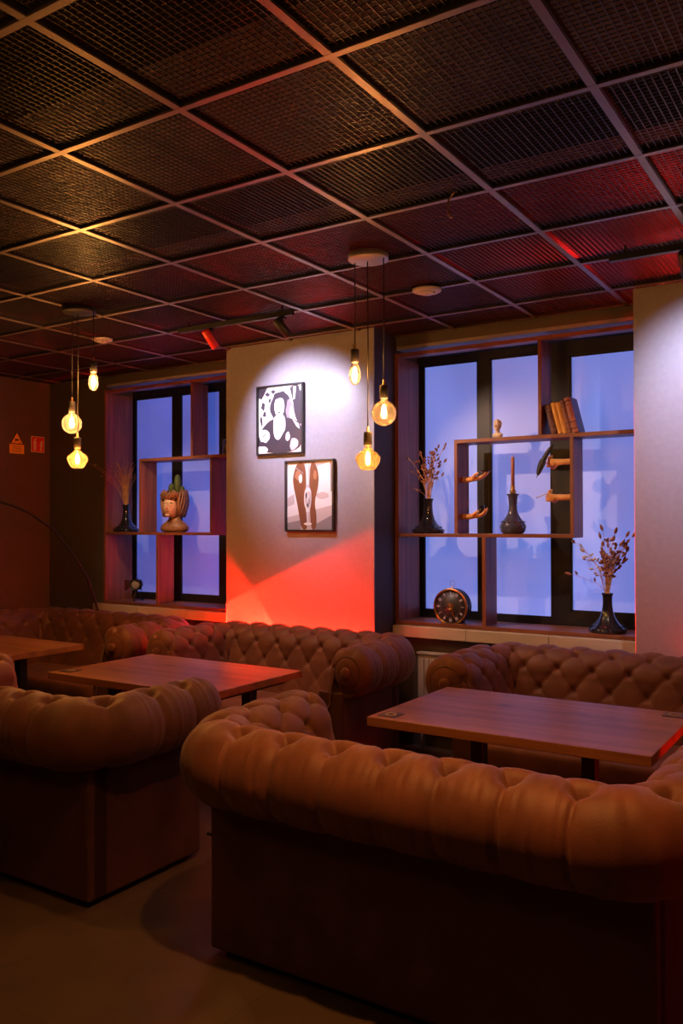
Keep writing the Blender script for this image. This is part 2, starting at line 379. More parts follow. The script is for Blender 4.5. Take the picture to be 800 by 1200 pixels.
# ------------------------------------------------------------------ chesterfield sofas
SL, SD = 1.60, .69
def make_sofa():
    L, D, Rc, r, cn, cz = SL, SD, .17, .15, .03, .722
    straight_a, arc, straight_b = D-Rc, PI/2*Rc, L-2*Rc
    tot = 2*straight_a+2*arc+straight_b
    nb = round(tot/.2); du = tot/nb
    def path(s):
        if s < straight_a: return (-L/2, D-s), (-1, 0)
        s -= straight_a
        if s < arc:
            a = s/Rc; return (-L/2+Rc-Rc*math.cos(a), Rc-Rc*math.sin(a)), (-math.cos(a), -math.sin(a))
        s -= arc
        if s < straight_b: return (-L/2+Rc+s, 0), (0, -1)
        s -= straight_b
        if s < arc:
            a = s/Rc; return (L/2-Rc+Rc*math.sin(a), Rc-Rc*math.cos(a)), (math.sin(a), -math.cos(a))
        s -= arc
        return (L/2, Rc+s), (1, 0)
    # profile: list of (n, z, nn, nz, t)
    prof = []; t = 0.; step = .0105
    p0, p1 = Vector((-.205, .38)), Vector((cn-r, cz-.01)); ln = (p1-p0).length; k = int(ln/step)
    nrm = Vector((-(p1-p0).y, (p1-p0).x)).normalized()
    for i in range(k): q = p0.lerp(p1, i/k); prof.append((q.x, q.y, nrm.x, nrm.y, ln*i/k))
    t = ln; a0, a1 = PI, -PI*.66; k2 = int((a0-a1)*r/step)
    for i in range(k2+1):
        a = a0+(a1-a0)*i/k2; prof.append((cn+r*math.cos(a), cz+r*math.sin(a), math.cos(a), math.sin(a), ln+(a0-a)*r))
    tl = ln+(PI-math.radians(80))*r; dv = .108; tend = prof[-1][4]
    rnd = [random.uniform(0, 6.28) for _ in range(12)]
    def g_(x): v_ = abs(math.sin(PI*x)); return .55*math.exp(-v_/.07)+.45*math.exp(-v_/.3)
    def h(s, tt):
        p = s/du
        if tt <= tl:
            q = (tl-tt)/dv; a, b = p+q/2, p-q/2
            sa, sb = abs(math.sin(PI*a)), abs(math.sin(PI*b))
            v = -.011*(g_(a)+g_(b))+.006*(sa*sb)**.8
            qn, best = round(q), 9
            for qq in (qn-1, qn, qn+1):
                if qq < 0: continue
                off = (qq % 2)*.5; pn = round(p-off)+off
                best = min(best, math.hypot((p-pn)*du, (q-qq)*dv))
            v -= .026*math.exp(-(best/.021)**2) if q > .5 else .050*math.exp(-(best/.034)**2)
            if q > 2.6: v *= max(.3, 1-(q-2.6)*.5)
        else:
            e = (tt-tl)/(tend-tl); fade = max(0, 1-1.05*e)
            sp = abs(math.sin(PI*p)); wdt = .16*(1-.35*min(1, e*2))
            v = -.022*g_(p)*(.40+.60*fade)+.006*sp**1.2*(1-.7*e)
            v -= .050*math.exp(-((p-round(p))*du/.034)**2-((tt-tl)/.034)**2)
        w = 0
        for i in range(4): w += math.sin(p*2*PI*(3.3+1.7*i)+rnd[i]+1.4*math.sin(tt*9+rnd[i+4]))*(.0011/(1+.3*i))
        w *= min(1, max(0, (tt-tl+.12)/.15))
        return v+w
    ns = int(tot/.0085); grid = []
    for i in range(ns+1):
        s = tot*i/ns; (px, py), (nx, ny) = path(s)
        e = min(s, tot-s); inset = 0
        if e < .06: inset = .062*(1-math.sqrt(max(0, 1-((.06-e)/.06)**2)))
        corner = abs(nx) > .001 and abs(ny) > .001
        row = []
        for (n, z, nn, nz, tt) in prof:
            d = h(s, tt)-inset; N = n+nn*d; Z = z+nz*d
            if corner: N = max(N, -(Rc-.012))
            row.append((px+nx*N, py+ny*N, Z))
        grid.append(row)
    def part(i0, i1):
        m = MB(); P = len(prof); vs = [v for i in range(i0, i1+1) for v in grid[i]]
        fs = [(i*P+j, i*P+j+1, (i+1)*P+j+1, (i+1)*P+j) for i in range(i1-i0) for j in range(P-1)]
        return m.add(vs, fs, M['leather'], True)
    c1 = round((straight_a+arc*.5)/tot*ns); c2 = ns-c1
    root = thing('chesterfield_sofa', 'x', 'sofa')
    part(c1, c2).build('backrest', root)
    for side, (i0, i1) in ((-1, (0, c1)), (1, (c2, ns))):
        arm = part(i0, i1).build('armrest', root)
        f = MB()
        ol = [(-.195, .04)]+[(p_[0], p_[1]) for p_ in prof[::3]]+[(-.002, .04)]
        ol = [(-.03+(a_+.03)*.80, .62+(b_-.62)*(.76 if b_ > .62 else .97)) for a_, b_ in ol]
        f.prism([(side*(L/2+a_), b_) for a_, b_ in ol], D-.075, D-.012, M['leather_dark'])
        # scroll front: stem panel and pleated rosette
        f.box(side*L/2-(.19 if side > 0 else -.005), side*L/2+(-.005 if side > 0 else .19)*1., D-.03, D-.004, .03, .60, M['leather_dark'], bev=.008)
        T = Matrix.Translation((side*(L/2+cn), D-.004, cz)) @ Matrix.Rotation(-PI/2, 4, 'X')
        R0 = .094; n = 48; ringr = [1., .97, .88, .7, .5, .34, .22, .13]
        vs = []
        for kx, q in enumerate(ringr):
            for a in range(n):
                an = 2*PI*a/n; zz = .020*math.sqrt(max(0, 1-q*q))*(1 if q > .3 else .8)-.004+.0028*math.cos(18*an)*min(1, (1-q)*4)*q
                vs.append((R0*q*math.cos(an), R0*q*math.sin(an), zz))
        fs = [(i*n+a, i*n+(a+1) % n, (i+1)*n+(a+1) % n, (i+1)*n+a) for i in range(len(ringr)-1) for a in range(n)]+[tuple((len(ringr)-1)*n+a for a in range(n))]
        f.add(vs, fs, M['leather'], True, T)
        f.lathe([(.001, .010), (.030, .010), (.036, .016), (.034, .024), (.02, .028), (.0005, .029)], M['leather'], 20, T)
        f.lathe([(R0*1.06, -.03), (R0*1.06, -.004), (R0*.99, .004), (R0*.93, -.004)], M['leather_dark'], 40, T)
        f.build('arm_front', arm)
    b = MB(); ld = M['leather_dark']
    b.box(-L/2, L/2, 0, .11, .025, .62, ld, bev=.012)
    for s in (-1, 1): b.box(min(s*L/2, s*(L/2-.12)), max(s*L/2, s*(L/2-.12)), .02, D-.012, .025, .62, ld, bev=.012)
    b.box(-L/2+.1, L/2-.1, .1, D-.02, .03, .28, ld, bev=.01)
    b.build('frame', root)
    sx = L/2-.165
    c = MB(); bmx = bmesh.new(); bmesh.ops.create_grid(bmx, x_segments=40, y_segments=18, size=1)
    top = []
    c.box(-sx, sx, .16, D+.005, .275, .43, M['leather'], bev=.035)
    nx_, ny_ = 36, 16; vs = []
    for i in range(nx_+1):
        for j in range(ny_+1):
            u, v = i/nx_, j/ny_; x = -sx+.02+(2*sx-.04)*u; y = .18+(D-.195)*v
            z = .424+.022*(math.sin(PI*u)*math.sin(PI*v))**.35+.003*math.sin(9*u+3*v)*math.sin(PI*u)
            vs.append((x, y, z))
    c.add(vs, [(i*(ny_+1)+j, (i+1)*(ny_+1)+j, (i+1)*(ny_+1)+j+1, i*(ny_+1)+j+1) for i in range(nx_) for j in range(ny_)], M['leather'], True)
    bmx.free()
    c.build('seat_cushion', root)
    for sx_ in (-1, 1):
        for sy_ in (.06, D-.07):
            MB().lathe([(.022, 0), (.026, .005), (.026, .03)], M['black_metal'], 12).build('leg', root, (sx_*(L/2-.06), sy_, 0))
    return root
sofa = make_sofa()
places = [(-1.335, 2.415, 0, 1, 'large tufted brown leather sofa in the right foreground seen from behind'),
          (-3.54, 2.415, 0, .925, 'tufted brown leather sofa at the left edge seen from behind, shadowed back panel'),
          (-1.21, 4.92, PI, 1, 'tufted brown sofa under the window with clock and hands, behind right table'),
          (-3.45, 4.92, PI, .925, 'tufted brown sofa against the red-lit pillar, facing the middle table'),
          (-5.48, 4.92, PI, 1, 'dark tufted sofa in the far left corner under the dim left window')]
for i, (x, y, rz, sc, lb) in enumerate(places):
    o = sofa if i == 0 else dup(sofa)
    o.location = (x, y, 0); o.rotation_euler = (0, 0, rz); o.scale = (sc, 1, 1); o['label'] = lb; o['group'] = 'chesterfield sofas around the tables'

# ------------------------------------------------------------------ tables
def make_table():
    t = thing('dining_table', 'x', 'table')
    MB().box(-.605, .605, -.41, .41, .71, .75, M['oak'], bev=.003).build('tabletop', t)
    return t
def pedestal(t, x):
    m = MB(); B = M['black_metal']
    m.box(x-.03, x+.03, -.03, .03, .012, .70, B, bev=.003); m.box(x-.04, x+.04, -.30, .30, .0, .014, B, bev=.003); m.box(x-.035, x+.035, -.28, .28, .694, .7095, B, bev=.003)
    return m.build('leg', t)
tables = [(-1.335, 3.635, (-.25, .26), 'oak table at right, nearest the window with the clock'),
          (-3.47, 3.625, (-.50, .545), 'oak table in the middle, in front of the red-lit pillar'),
          (-5.42, 3.70, (-.45, .45), 'oak table cut off by the left edge of the picture')]
for x, y, legs, lb in tables:
    t = make_table() if x == tables[0][0] else None
    if t is None:
        t = thing('dining_table', 'x', 'table'); o = first_top.copy(); C.objects.link(o); o.parent = t
    else: first_top = t.children[0]
    t.location = (x, y, 0); t['label'] = lb; t['group'] = 'oak tables between the sofas'
    for lx in legs: pedestal(t, lx)
def coaster(x, y, rz, lb):
    t = thing('coaster', lb, 'coaster', (x, y, .7502), rz, 'dark square plates on the table corners')
    MB().box(-.045, .045, -.045, .045, 0, .003, M['ink'], bev=.001).build('plate', t)
    MB().lathe([(.018, .003), (.026, .003), (.026, .0042), (.018, .0042), (.018, .003)], M['pale_seed'], 24).build('ring', t)
coaster(-1.865, 3.31, 0, 'dark square plate with pale ring on the right table, front left corner')
coaster(-.80, 3.97, 0, 'dark square plate with pale ring on the right table, back right corner')
coaster(-4.0, 3.315, 0, 'dark square plate with pale ring on the middle table, left corner')

# ------------------------------------------------------------------ pendant lamps
BULBS = []
def make_pendant(cx, cy, lamps, label, lit=10.0, can='canopy'):
    """lamps: (dx, dy, z of socket top, kind)"""
    t = thing('pendant_lamp', label, 'pendant lamp', (cx, cy, CEIL_Z), 0, 'triple filament pendant lamps')
    MB().lathe([(.001, -.032), (.100, -.032), (.104, -.028), (.104, -.001), (.001, -.001)], M[can], 40).build('canopy', t)
    for dx, dy, z, kind in lamps:
        zz = z-CEIL_Z
        MB().tube([(dx, dy, -.03), (dx+.002, dy, zz*.5), (dx, dy, zz+.02)], .0032, M['black_cord'], 6).build('cord', t)
        sk = MB(); sk.lathe([(.004, .045), (.006, .04), (.007, .022), (.012, .018)], M['brass'], 14)
        sk.lathe([(.010, .018), (.021, .016), (.022, .008), (.022, -.050), (.019, -.052)], M['black_cord'], 18)
        s = sk.build('socket', t, (dx, dy, zz))
        if kind == 'drop': pr = [(.014, -.05), (.016, -.062), (.024, -.078), (.030, -.10), (.031, -.12), (.027, -.145), (.017, -.162), (.0005, -.168)]; gm, c = M['clear'], -.112
        elif kind == 'globe':
            pr = [(.015, -.05), (.017, -.062)]; R, zc = .0635, -.127
            for k in range(1, 15):
                a = math.radians(74-(164*k/14)); pr.append((max(.0005, R*math.cos(a)), zc+R*math.sin(a)))
            gm, c = M['clear'], -.12
        else:
            pr = [(.015, -.05), (.017, -.064), (.028, -.078), (.047, -.092), (.060, -.106), (.064, -.118), (.062, -.131), (.053, -.152), (.042, -.170), (.034, -.178), (.0005, -.179)]; gm, c = M['amber'], -.122
        bl = MB().lathe(pr, gm, 32).build('bulb', t, (dx, dy, zz))
        fl = MB(); hh = .030
        for k in range(6):
            a = 2*PI*k/6; r1, r2 = .006, .0115
            fl.tube([(r1*math.cos(a), r1*math.sin(a), c+hh), (r2*math.cos(a), r2*math.sin(a), c), (r1*math.cos(a), r1*math.sin(a), c-hh)], .0024, M['filament'], 5)
        fl.tube([(0, 0, c+hh+.006), (0, 0, c-hh*.8)], .004, M['filament'], 6)
        fl.build('filament', bl)
        BULBS.append(light('bulb_light', 'POINT', (dx, dy, zz+c), lit, (1., .43, .12), .02, t))
make_pendant(-2.222, 3.72, [(-.082, .0, 2.485, 'drop'), (.09, .0, 2.285, 'globe'), (-.012, .012, 2.055, 'pear')], 'three bulb filament pendant hanging in front of the pillar edge, pale round canopy')
make_pendant(-4.32, 3.64, [(-.09, .02, 2.375, 'globe'), (.112, .02, 2.613, 'drop'), (-.035, .02, 2.14, 'pear')], 'three bulb filament pendant hanging near the left window', lit=32, can='black_metal')  # black canopy colour stands for the shade at the ceiling there

# ------------------------------------------------------------------ track lights
def track(name, x0, x1, y, heads, label, grp='ceiling spotlight tracks'):
    t = thing('spotlight_track', label, 'track light', ((x0+x1)/2, y, CEIL_Z-.05), 0, grp); ox = (x0+x1)/2
    MB().box(x0-ox, x1-ox, -.017, .017, -.02, .012, M['black_metal'], bev=.002).build('rail', t)
    for sx in (x0-ox+.08, x1-ox-.08): MB().box(sx-.006, sx+.006, -.006, .006, .012, .0497, M['black_metal']).build('hanger', t)
    for hx, m, yaw, tilt in heads:
        h = MB(); h.box(-.02, .02, -.014, .014, -.036, -.02, M['black_metal'], bev=.002); h.tube([(0, 0, -.036), (0, 0, -.075)], .006, M['black_metal'], 8)
        T = Matrix.Translation((0, 0, -.09)) @ Matrix.Rotation(yaw, 4, 'Z') @ Matrix.Rotation(tilt, 4, 'X')
        hd = h.build('spot_head', t, (hx-ox, 0, 0))
        k = MB().lathe([(.0005, .07), (.024, .068), (.028, .062), (.028, -.065), (.024, -.066), (.022, -.05), (.0005, -.05)], m, 20, T)
        k.build('barrel', hd)
    return t
track('a', -4.08, -3.12, 4.30, [(-3.80, M['spot_red_lit'], math.radians(-10), math.radians(42)), (-3.20, M['black_metal'], math.radians(-38), math.radians(40))], 'black spotlight track with a red-lit barrel spot above the pillar')
track('b', -1.16, .30, 4.30, [(-.80, M['black_metal'], 0, math.radians(45)), (-.2, M['black_metal'], 0, math.radians(40))], 'black spotlight track at the right edge above the right sofa')

# ------------------------------------------------------------------ round ceiling fixtures and loose cable
def ceiling_disc(x, y, r, lb):
    t = thing('ceiling_fixture', lb, 'ceiling fixture', (x, y, CEIL_Z))
    MB().lathe([(.001, -.02), (r*.8, -.02), (r, -.012), (r, 0), (.001, 0)], M['grey_plastic'], 32).build('rim', t)
    MB().lathe([(.001, -.032), (r*.45, -.030), (r*.62, -.0202)], M['grey_plastic'], 24).build('dome', t)
ceiling_disc(-2.265, 4.463, .085, 'round grey ceiling fixture above the right window, beyond the pendant')
ceiling_disc(-4.893, 4.34, .075, 'small round ceiling lamp over the left sofa')  # this one carries the spot_planter light

t = thing('loose_cable', 'short pale loose cable end dangling from the mesh ceiling', 'cable', (-1.545, 3.24, CEIL_Z))
MB().tube([(.035, .01, .02), (.02, 0, .005), (.004, 0, -.02), (0, 0, -.05), (.006, .004, -.08), (.016, .006, -.092)], .0045, M['brass'], 8).build('cord', t)

# ------------------------------------------------------------------ framed prints
def chaikin(p, n=2, closed=True):
    for _ in range(n):
        q = []
        for k in range(len(p) if closed else len(p)-1):
            a, b = p[k], p[(k+1) % len(p)]; q += [tuple(.75*u+.25*v for u, v in zip(a, b)), tuple(.25*u+.75*v for u, v in zip(a, b))]
        p = q if closed else [p[0]]+q+[p[-1]]
    return p
def framed(x0, x1, z0, z1, label, shapes):
    w_, h_ = x1-x0, z1-z0
    t = thing('framed_print', label, 'picture', ((x0+x1)/2, 5.1695, (z0+z1)/2), 0, 'framed prints on the pillar')
    f = MB(); b = .014
    f.box(-w_/2, w_/2, -.030, -.001, h_/2-b, h_/2, M['frame_black'], bev=.001); f.box(-w_/2, w_/2, -.030, -.001, -h_/2, -h_/2+b, M['frame_black'], bev=.001)
    f.box(-w_/2, -w_/2+b, -.030, -.001, -h_/2+b, h_/2-b, M['frame_black']); f.box(w_/2-b, w_/2, -.030, -.001, -h_/2+b, h_/2-b, M['frame_black'])
    f.build('frame', t)
    p = MB(); W, H = w_-2*b, h_-2*b
    p.box(-W/2, W/2, -.012, -.002, -H/2, H/2, M['paper'])
    for i, (m, poly) in enumerate(shapes):
        d = -.0121-.00025*(i+1)
        if len(poly) > 5: poly = chaikin(poly)
        pl = [((max(0, min(1, a))-.5)*W, (max(0, min(1, c))-.5)*H) for a, c in poly]
        p.prism(pl, d, d+.0002, m)
    p.build('print', t, recalc=False)
def blob(cx, cy, rx, ry, n=14, seed=0, j=.15):
    rr = random.Random(seed); return [(cx+rx*math.cos(2*PI*k/n)*(1+rr.uniform(-j, j)), cy+ry*math.sin(2*PI*k/n)*(1+rr.uniform(-j, j))) for k in range(n)]
I, W_, G_, P_ = M['ink'], M['paper'], M['ink_mid'], M['ink_pale']
framed(-4.077, -3.641, 2.125, 2.657, 'black framed high contrast print of a woman, upper left on the pillar', [
    (I, [(.70, 1), (1, 1), (1, .35), (.84, .5), (.8, .7), (.76, .85)]), (I, [(0, 1), (.2, 1), (.13, .9), (.06, .83), (0, .85)]),
    (I, blob(.1, .72, .05, .06, 9, 1, .4)), (I, blob(.2, .9, .05, .03, 9, 2, .4)), (I, blob(.14, .6, .04, .05, 9, 3, .4)), (I, blob(.06, .5, .03, .07, 9, 4, .4)), (I, blob(.34, .93, .05, .03, 9, 12, .4)), (I, blob(.26, .8, .03, .04, 9, 13, .4)),
    (W_, [(.80, .98), (.86, .98), (.84, .80), (.80, .78)]), (W_, [(.93, .99), (.97, .99), (.95, .9)]),
    (I, blob(.5, .70, .23, .24, 20, 5, .12)), (G_, blob(.72, .62, .09, .16, 12, 15, .25)), (W_, blob(.76, .60, .05, .09, 10, 16, .3)),
    (I, [(0, .30), (.16, .45), (.34, .53), (.66, .53), (.9, .47), (1, .36), (1, 0), (0, 0)]),
    (W_, [(.37, .58), (.61, .58), (.63, .36), (.57, .30), (.47, .18), (.36, .24), (.34, .42)]),
    (W_, blob(.485, .70, .115, .165, 20, 6, .02)), (I, [(.37, .80), (.44, .90), (.58, .86), (.63, .74), (.55, .83), (.45, .82)]),
    (I, [(.40, .725), (.46, .735), (.46, .725), (.40, .715)]), (I, [(.52, .72), (.59, .73), (.59, .715), (.52, .71)]), (G_, [(.485, .70), (.497, .64), (.475, .637)]), (I, blob(.485, .605, .035, .011, 10, 7, .05)),
    (W_, blob(.14, .27, .14, .10, 14, 8, .15)), (I, [(.10, .27), (.22, .32), (.21, .31), (.10, .25)]), (W_, blob(.08, .06, .15, .06, 12, 9, .2)), (W_, blob(.68, .24, .05, .07, 10, 10, .2)), (P_, blob(.82, .12, .10, .09, 12, 11, .2)),
    (W_, [(.78, .5), (.93, .42), (.95, .34), (.88, .38)])])
B_, BL = M['skin_print'], M['skin_print_lit']
framed(-3.807, -3.369, 1.545, 2.075, 'black framed print of bare legs and a champagne flute, lower right on the pillar', [
    (P_, [(0, .24), (1, .38), (1, 0), (0, 0)]), (G_, [(0, .10), (.30, .14), (.30, 0), (0, 0)]), (G_, [(.62, .08), (1, .22), (1, 0), (.62, 0)]), (P_, [(0, .47), (.16, .53), (.16, .38), (0, .34)]), (W_, [(0, .32), (1, .48), (1, .36), (0, .18)]),
    (P_, [(.60, 1), (1, 1), (.9, .98), (.66, .93)]), (G_, [(.94, 1), (1, 1), (1, .56), (.95, .55)]), (P_, blob(.78, .50, .14, .05, 12, 3, .15)),
    (B_, [(.22, 1), (.40, 1), (.42, .66), (.40, .40), (.43, .18), (.45, 0), (.32, 0), (.27, .2), (.22, .4), (.13, .68), (.13, .8)]),
    (B_, [(.52, 1), (.62, 1), (.70, .80), (.68, .62), (.60, .40), (.65, .22), (.64, 0), (.53, 0), (.50, .3), (.49, .5), (.50, .7)]),
    (BL, blob(.24, .81, .07, .07, 14, 4, .15)), (W_, blob(.30, .75, .04, .07, 10, 5, .2)), (BL, blob(.62, .80, .04, .07, 12, 6, .1)), (G_, [(.20, .93), (.36, .84), (.36, .82), (.20, .90)]),
    (P_, [(.42, 1), (.50, 1), (.50, .62), (.43, .62)]), (W_, [(.44, 1), (.47, 1), (.48, .66), (.44, .66)]),
    (W_, [(.40, .62), (.53, .62), (.545, .46), (.52, .32), (.48, .28), (.45, .28), (.39, .34), (.375, .46)]), (P_, [(.41, .55), (.525, .57), (.535, .44), (.51, .33), (.46, .30), (.41, .36), (.39, .46)]),
    (I, blob(.43, .50, .02, .05, 9, 9, .3)), (G_, blob(.49, .42, .02, .05, 9, 10, .3)), (I, blob(.46, .36, .02, .03, 9, 11, .3)), (W_, blob(.47, .47, .012, .06, 9, 12, .3)),
    (W_, [(.458, .29), (.472, .29), (.475, .10), (.455, .10)]), (W_, blob(.465, .085, .09, .022, 14, 13, .03))])

# ------------------------------------------------------------------ signs on the left wall (sign faces +x)
def wall_sign(y0, y1, z, name, label, build):
    t = thing(name, label, 'sign', (WL+.0005, (y0+y1)/2, z)); build(t, (y1-y0)/2); return t
def RT(): return Matrix.Rotation(PI/2, 4, 'Z')         # local x -> +y, local -y -> +x
def sign_warn(t, hw):
    m = MB(); T = RT(); Y, K = M['sign_yellow'], M['sign_black']
    m.prism([(-hw, -.10), (hw, -.10), (hw, -.012), (-hw, -.012)], -.003, 0, Y, T)
    m.prism([(-hw*.93, -.010), (hw*.93, -.010), (hw*.08, .112), (-hw*.08, .112)], -.003, 0, K, T)
    m.prism([(-hw*.78, -.003), (hw*.78, -.003), (0, .098)], -.0036, -.003, Y, T); m.build('plate', t)
    e = MB()
    e.prism(blob(-.004, .030, .020, .010, 14, 3, .05), -.0042, -.0036, K, T)       # camera body and mount
    e.prism([(.016, .036), (.026, .040), (.026, .024), (.016, .026)], -.0042, -.0036, K, T); e.prism([(-.018, .024), (-.026, .010), (-.021, .010), (-.012, .022)], -.0042, -.0036, K, T)
    e.prism(blob(.034, .008, .006, .005, 8, 4, .05), -.0042, -.0036, K, T); e.build('pictogram', t); e = MB()
    for k, (a, b) in enumerate(((-.055, .045), (-.045, .05), (-.055, .055), (-.06, .05))):
        z = -.028-.017*k
        x = a
        while x < b:
            w_ = random.uniform(.008, .018); e.prism([(x, z), (min(b, x+w_), z), (min(b, x+w_), z-.005), (x, z-.005)], -.0036, -.003, K, T); x += w_+.004
    e.build('lettering', t)
def sign_ext(t, hw):
    m = MB(); T = RT(); h_ = .077
    m.prism([(-hw, -h_), (hw, -h_), (hw, h_), (-hw, h_)], -.003, 0, M['sign_white'], T); i = .92
    m.prism([(-hw*i, -h_*i), (hw*i, -h_*i), (hw*i, h_*i), (-hw*i, h_*i)], -.0036, -.003, M['sign_red'], T); m.build('plate', t)
    e = MB(); Wm = M['sign_white']
    e.prism([(-.050, -.058), (-.018, -.058), (-.018, .025), (-.026, .038), (-.028, .052), (-.040, .052), (-.042, .038), (-.050, .025)], -.0042, -.0036, Wm, T)
    e.prism([(-.028, .060), (-.012, .052), (-.012, .046), (-.028, .052)], -.0042, -.0036, Wm, T)
    e.prism([(.026, -.060), (.040, -.063), (.050, -.045), (.046, -.03), (.055, -.02), (.050, .0), (.058, .02), (.046, .042), (.040, .026), (.032, .034), (.028, .01), (.022, -.01), (.030, -.03), (.022, -.045)], -.0042, -.0036, Wm, T)
    e.build('pictogram', t)
wall_sign(5.040, 5.200, 2.375, 'warning_sign', 'yellow triangle camera warning sign with text panel on the left wall', sign_warn)
wall_sign(5.280, 5.432, 2.380, 'fire_extinguisher_sign', 'red and white fire extinguisher sign on the left wall by the corner', sign_ext)

# ------------------------------------------------------------------ shelf objects
def vase(x, y, z, prof, m, label, grp=None, cat='vase', name='vase', flute=.03):
    t = thing(name, label, cat, (x, y, z), 0, grp)
    MB().lathe(prof, m, 40, flute=0).build('body', t)
    return t
WIDE = [(.0, .0), (.108, .0), (.117, .006), (.119, .016), (.112, .028), (.092, .046), (.066, .072), (.046, .105), (.036, .14), (.031, .18), (.030, .215), (.032, .238), (.038, .25), (.036, .256), (.030, .25), (.025, .23), (.024, .2), (.0005, .19)]
def facets(t):
    m = MB()
    for ring, (r, z, n) in enumerate(((.112, .024, 22), (.094, .044, 18))):
        for k in range(n):
            a = 2*PI*k/n; m.ball((r*math.cos(a), r*math.sin(a), z), (.007, .007, .006), M['black_glass'], 8, 6)
    m.build('relief', t)
va = vase(-2.835, 5.60, 1.5302, WIDE, M['black_glass'], 'black glass vase on the middle shelf beside the box, holding dried grass', 'wide based black vases'); facets(va)
vb = vase(-1.535, 5.59, .8922, WIDE, M['black_glass'], 'black glass vase on the bottom board at right, holding dried stems', 'wide based black vases'); facets(vb)
vc = vase(-5.985, 5.60, 1.5302, WIDE, M['black_glass'], 'black glass vase on the left window shelf, holding straw coloured grass', 'wide based black vases'); facets(vc)
def seed_head(m, p, d, L, r, mt):
    d = Vector(d).normalized(); T = Matrix.Translation(p) @ d.to_track_quat('Z', 'Y').to_matrix().to_4x4()
    m.lathe([(.0008, 0), (r*.7, L*.2), (r, L*.42), (r*.75, L*.7), (r*.3, L*.9), (.0004, L)], mt, 7, T)
def bouquet(x, y, z, label, stems, sm, hm, rs, head=(.034, .009), extra=None, sway=0.):
    """stems: list of (dx, dy, height, bend)"""
    t = thing('dried_bouquet', label, 'dried flowers', (x, y, z), 0, 'dried bouquets in the vases'); rr = random.Random(rs)
    for i, (dx, dy, h) in enumerate(stems):
        S = MB(); b = Vector((rr.uniform(-.012, .012), rr.uniform(-.012, .012), -.04)); top = Vector((dx, dy, h))
        mid = Vector((dx*.28+b.x*.5, dy*.28+b.y*.5, h*.5)); neck = Vector((b.x*.9+dx*.03, b.y*.9+dy*.03, .0))
        pts = [b, neck, mid, Vector((dx*.66, dy*.66, h*.8)), top]
        hmat = M['pale_seed'] if extra and i in extra else hm
        S.tube(pts, [.0019, .0019, .0017, .0014, .0011], sm, 5)
        seed_head(S, top-Vector((0, 0, .006)), (dx*.8+rr.uniform(-.05, .05), dy, h*.5), head[0]*rr.uniform(.8, 1.25), head[1]*rr.uniform(.8, 1.2), hmat)
        for k in range(rr.randint(2, 4) if head[0] > .02 else 0):
            f = rr.uniform(.45, .95); q0 = pts[2].lerp(pts[3], (f-.5)/.3) if f < .8 else pts[3].lerp(pts[4], (f-.8)/.2); an = rr.uniform(0, 6.28)
            dr = Vector((math.cos(an)*.8, math.sin(an)*.6, rr.uniform(.0, 1.)))
            q = q0+dr*.016; S.tube([q0, q], .0009, sm, 4); seed_head(S, q-dr*.002, dr, head[0]*rr.uniform(.6, .95), head[1]*rr.uniform(.7, 1.), hmat)
        S.build('stem', t)
rr = random.Random(3)
st = [(rr.uniform(-.10, .115), rr.uniform(-.05, .05), rr.uniform(.15, .36)) for _ in range(24)]+[(-.15, -.02, .30), (-.135, .01, .08), (.13, 0, .38), (.09, -.02, .37), (-.12, 0, .20)]
bouquet(-2.835, 5.60, 1.784, 'dried grass bouquet with red-brown seed heads on the middle shelf', st, M['straw'], M['seed'], 5)
rr = random.Random(8)
st = [(rr.uniform(-.05, .12), rr.uniform(-.06, .05), rr.uniform(.18, .36)) for _ in range(26)]+[(.165, -.02, .37), (.12, 0, .37), (.05, 0, .39), (-.03, .01, .41), (-.20, -.03, .33), (-.16, 0, .30), (-.13, -.04, .22), (-.23, -.02, .12), (-.14, -.02, .27)]
bouquet(-1.535, 5.59, 1.146, 'dried bouquet with dark leaf-like heads and pale sprigs, bottom right of the window', st, M['straw'], M['seed'], 9, (.042, .010), extra={30, 31, 32, 34})
rr = random.Random(21)
st = [(rr.uniform(-.09, .08), rr.uniform(-.12, .05), rr.uniform(.26, .40)) for _ in range(60)]+[(-.07, -.30, .36), (-.09, -.38, .38), (-.06, -.24, .26), (.10, .02, .25)]
bouquet(-5.985, 5.60, 1.784, 'straw coloured dried grass spray by the left window', st, M['straw'], M['straw'], 22, (.018, .003))
# smoky bottle with candle
t = thing('glass_decanter', 'smoky blue glass decanter in the middle of the box shelf', 'decanter', (-2.182, 5.60, 1.5302))
MB().lathe([(.0, 0), (.066, 0), (.072, .004), (.084, .02), (.091, .045), (.088, .062), (.072, .086), (.052, .112), (.036, .140), (.029, .17), (.028, .20), (.031, .235), (.034, .262), (.044, .272), (.044, .277), (.034, .277), (.026, .268), (.0005, .262)], M['smoke_glass'], 44, flute=.012, nf=14).build('body', t)
m = MB()
for k in range(12): a = 2*PI*k/12; m.ball((.075*math.cos(a), .075*math.sin(a), .082), (.011, .011, .006), M['smoke_glass'], 8, 6)
m.build('relief', t)
MB().lathe([(.0005, .262), (.018, .262), (.02, .285), (.026, .292), (.02, .30), (.014, .312), (.017, .325), (.015, .335), (.0005, .335)], M['brass'], 20).build('stopper', t)
t = thing('taper_candle', 'tall terracotta taper candle standing in the smoky decanter', 'candle', (-2.182, 5.60, 1.5302+.3352))
MB().lathe([(.0005, 0), (.0125, 0), (.0122, .19), (.010, .197), (.0005, .199)], M['candle'], 18).build('wax', t)
MB().tube([(0, 0, .196), (.001, 0, .216)], .0018, M['wick'], 6).build('wick', t)

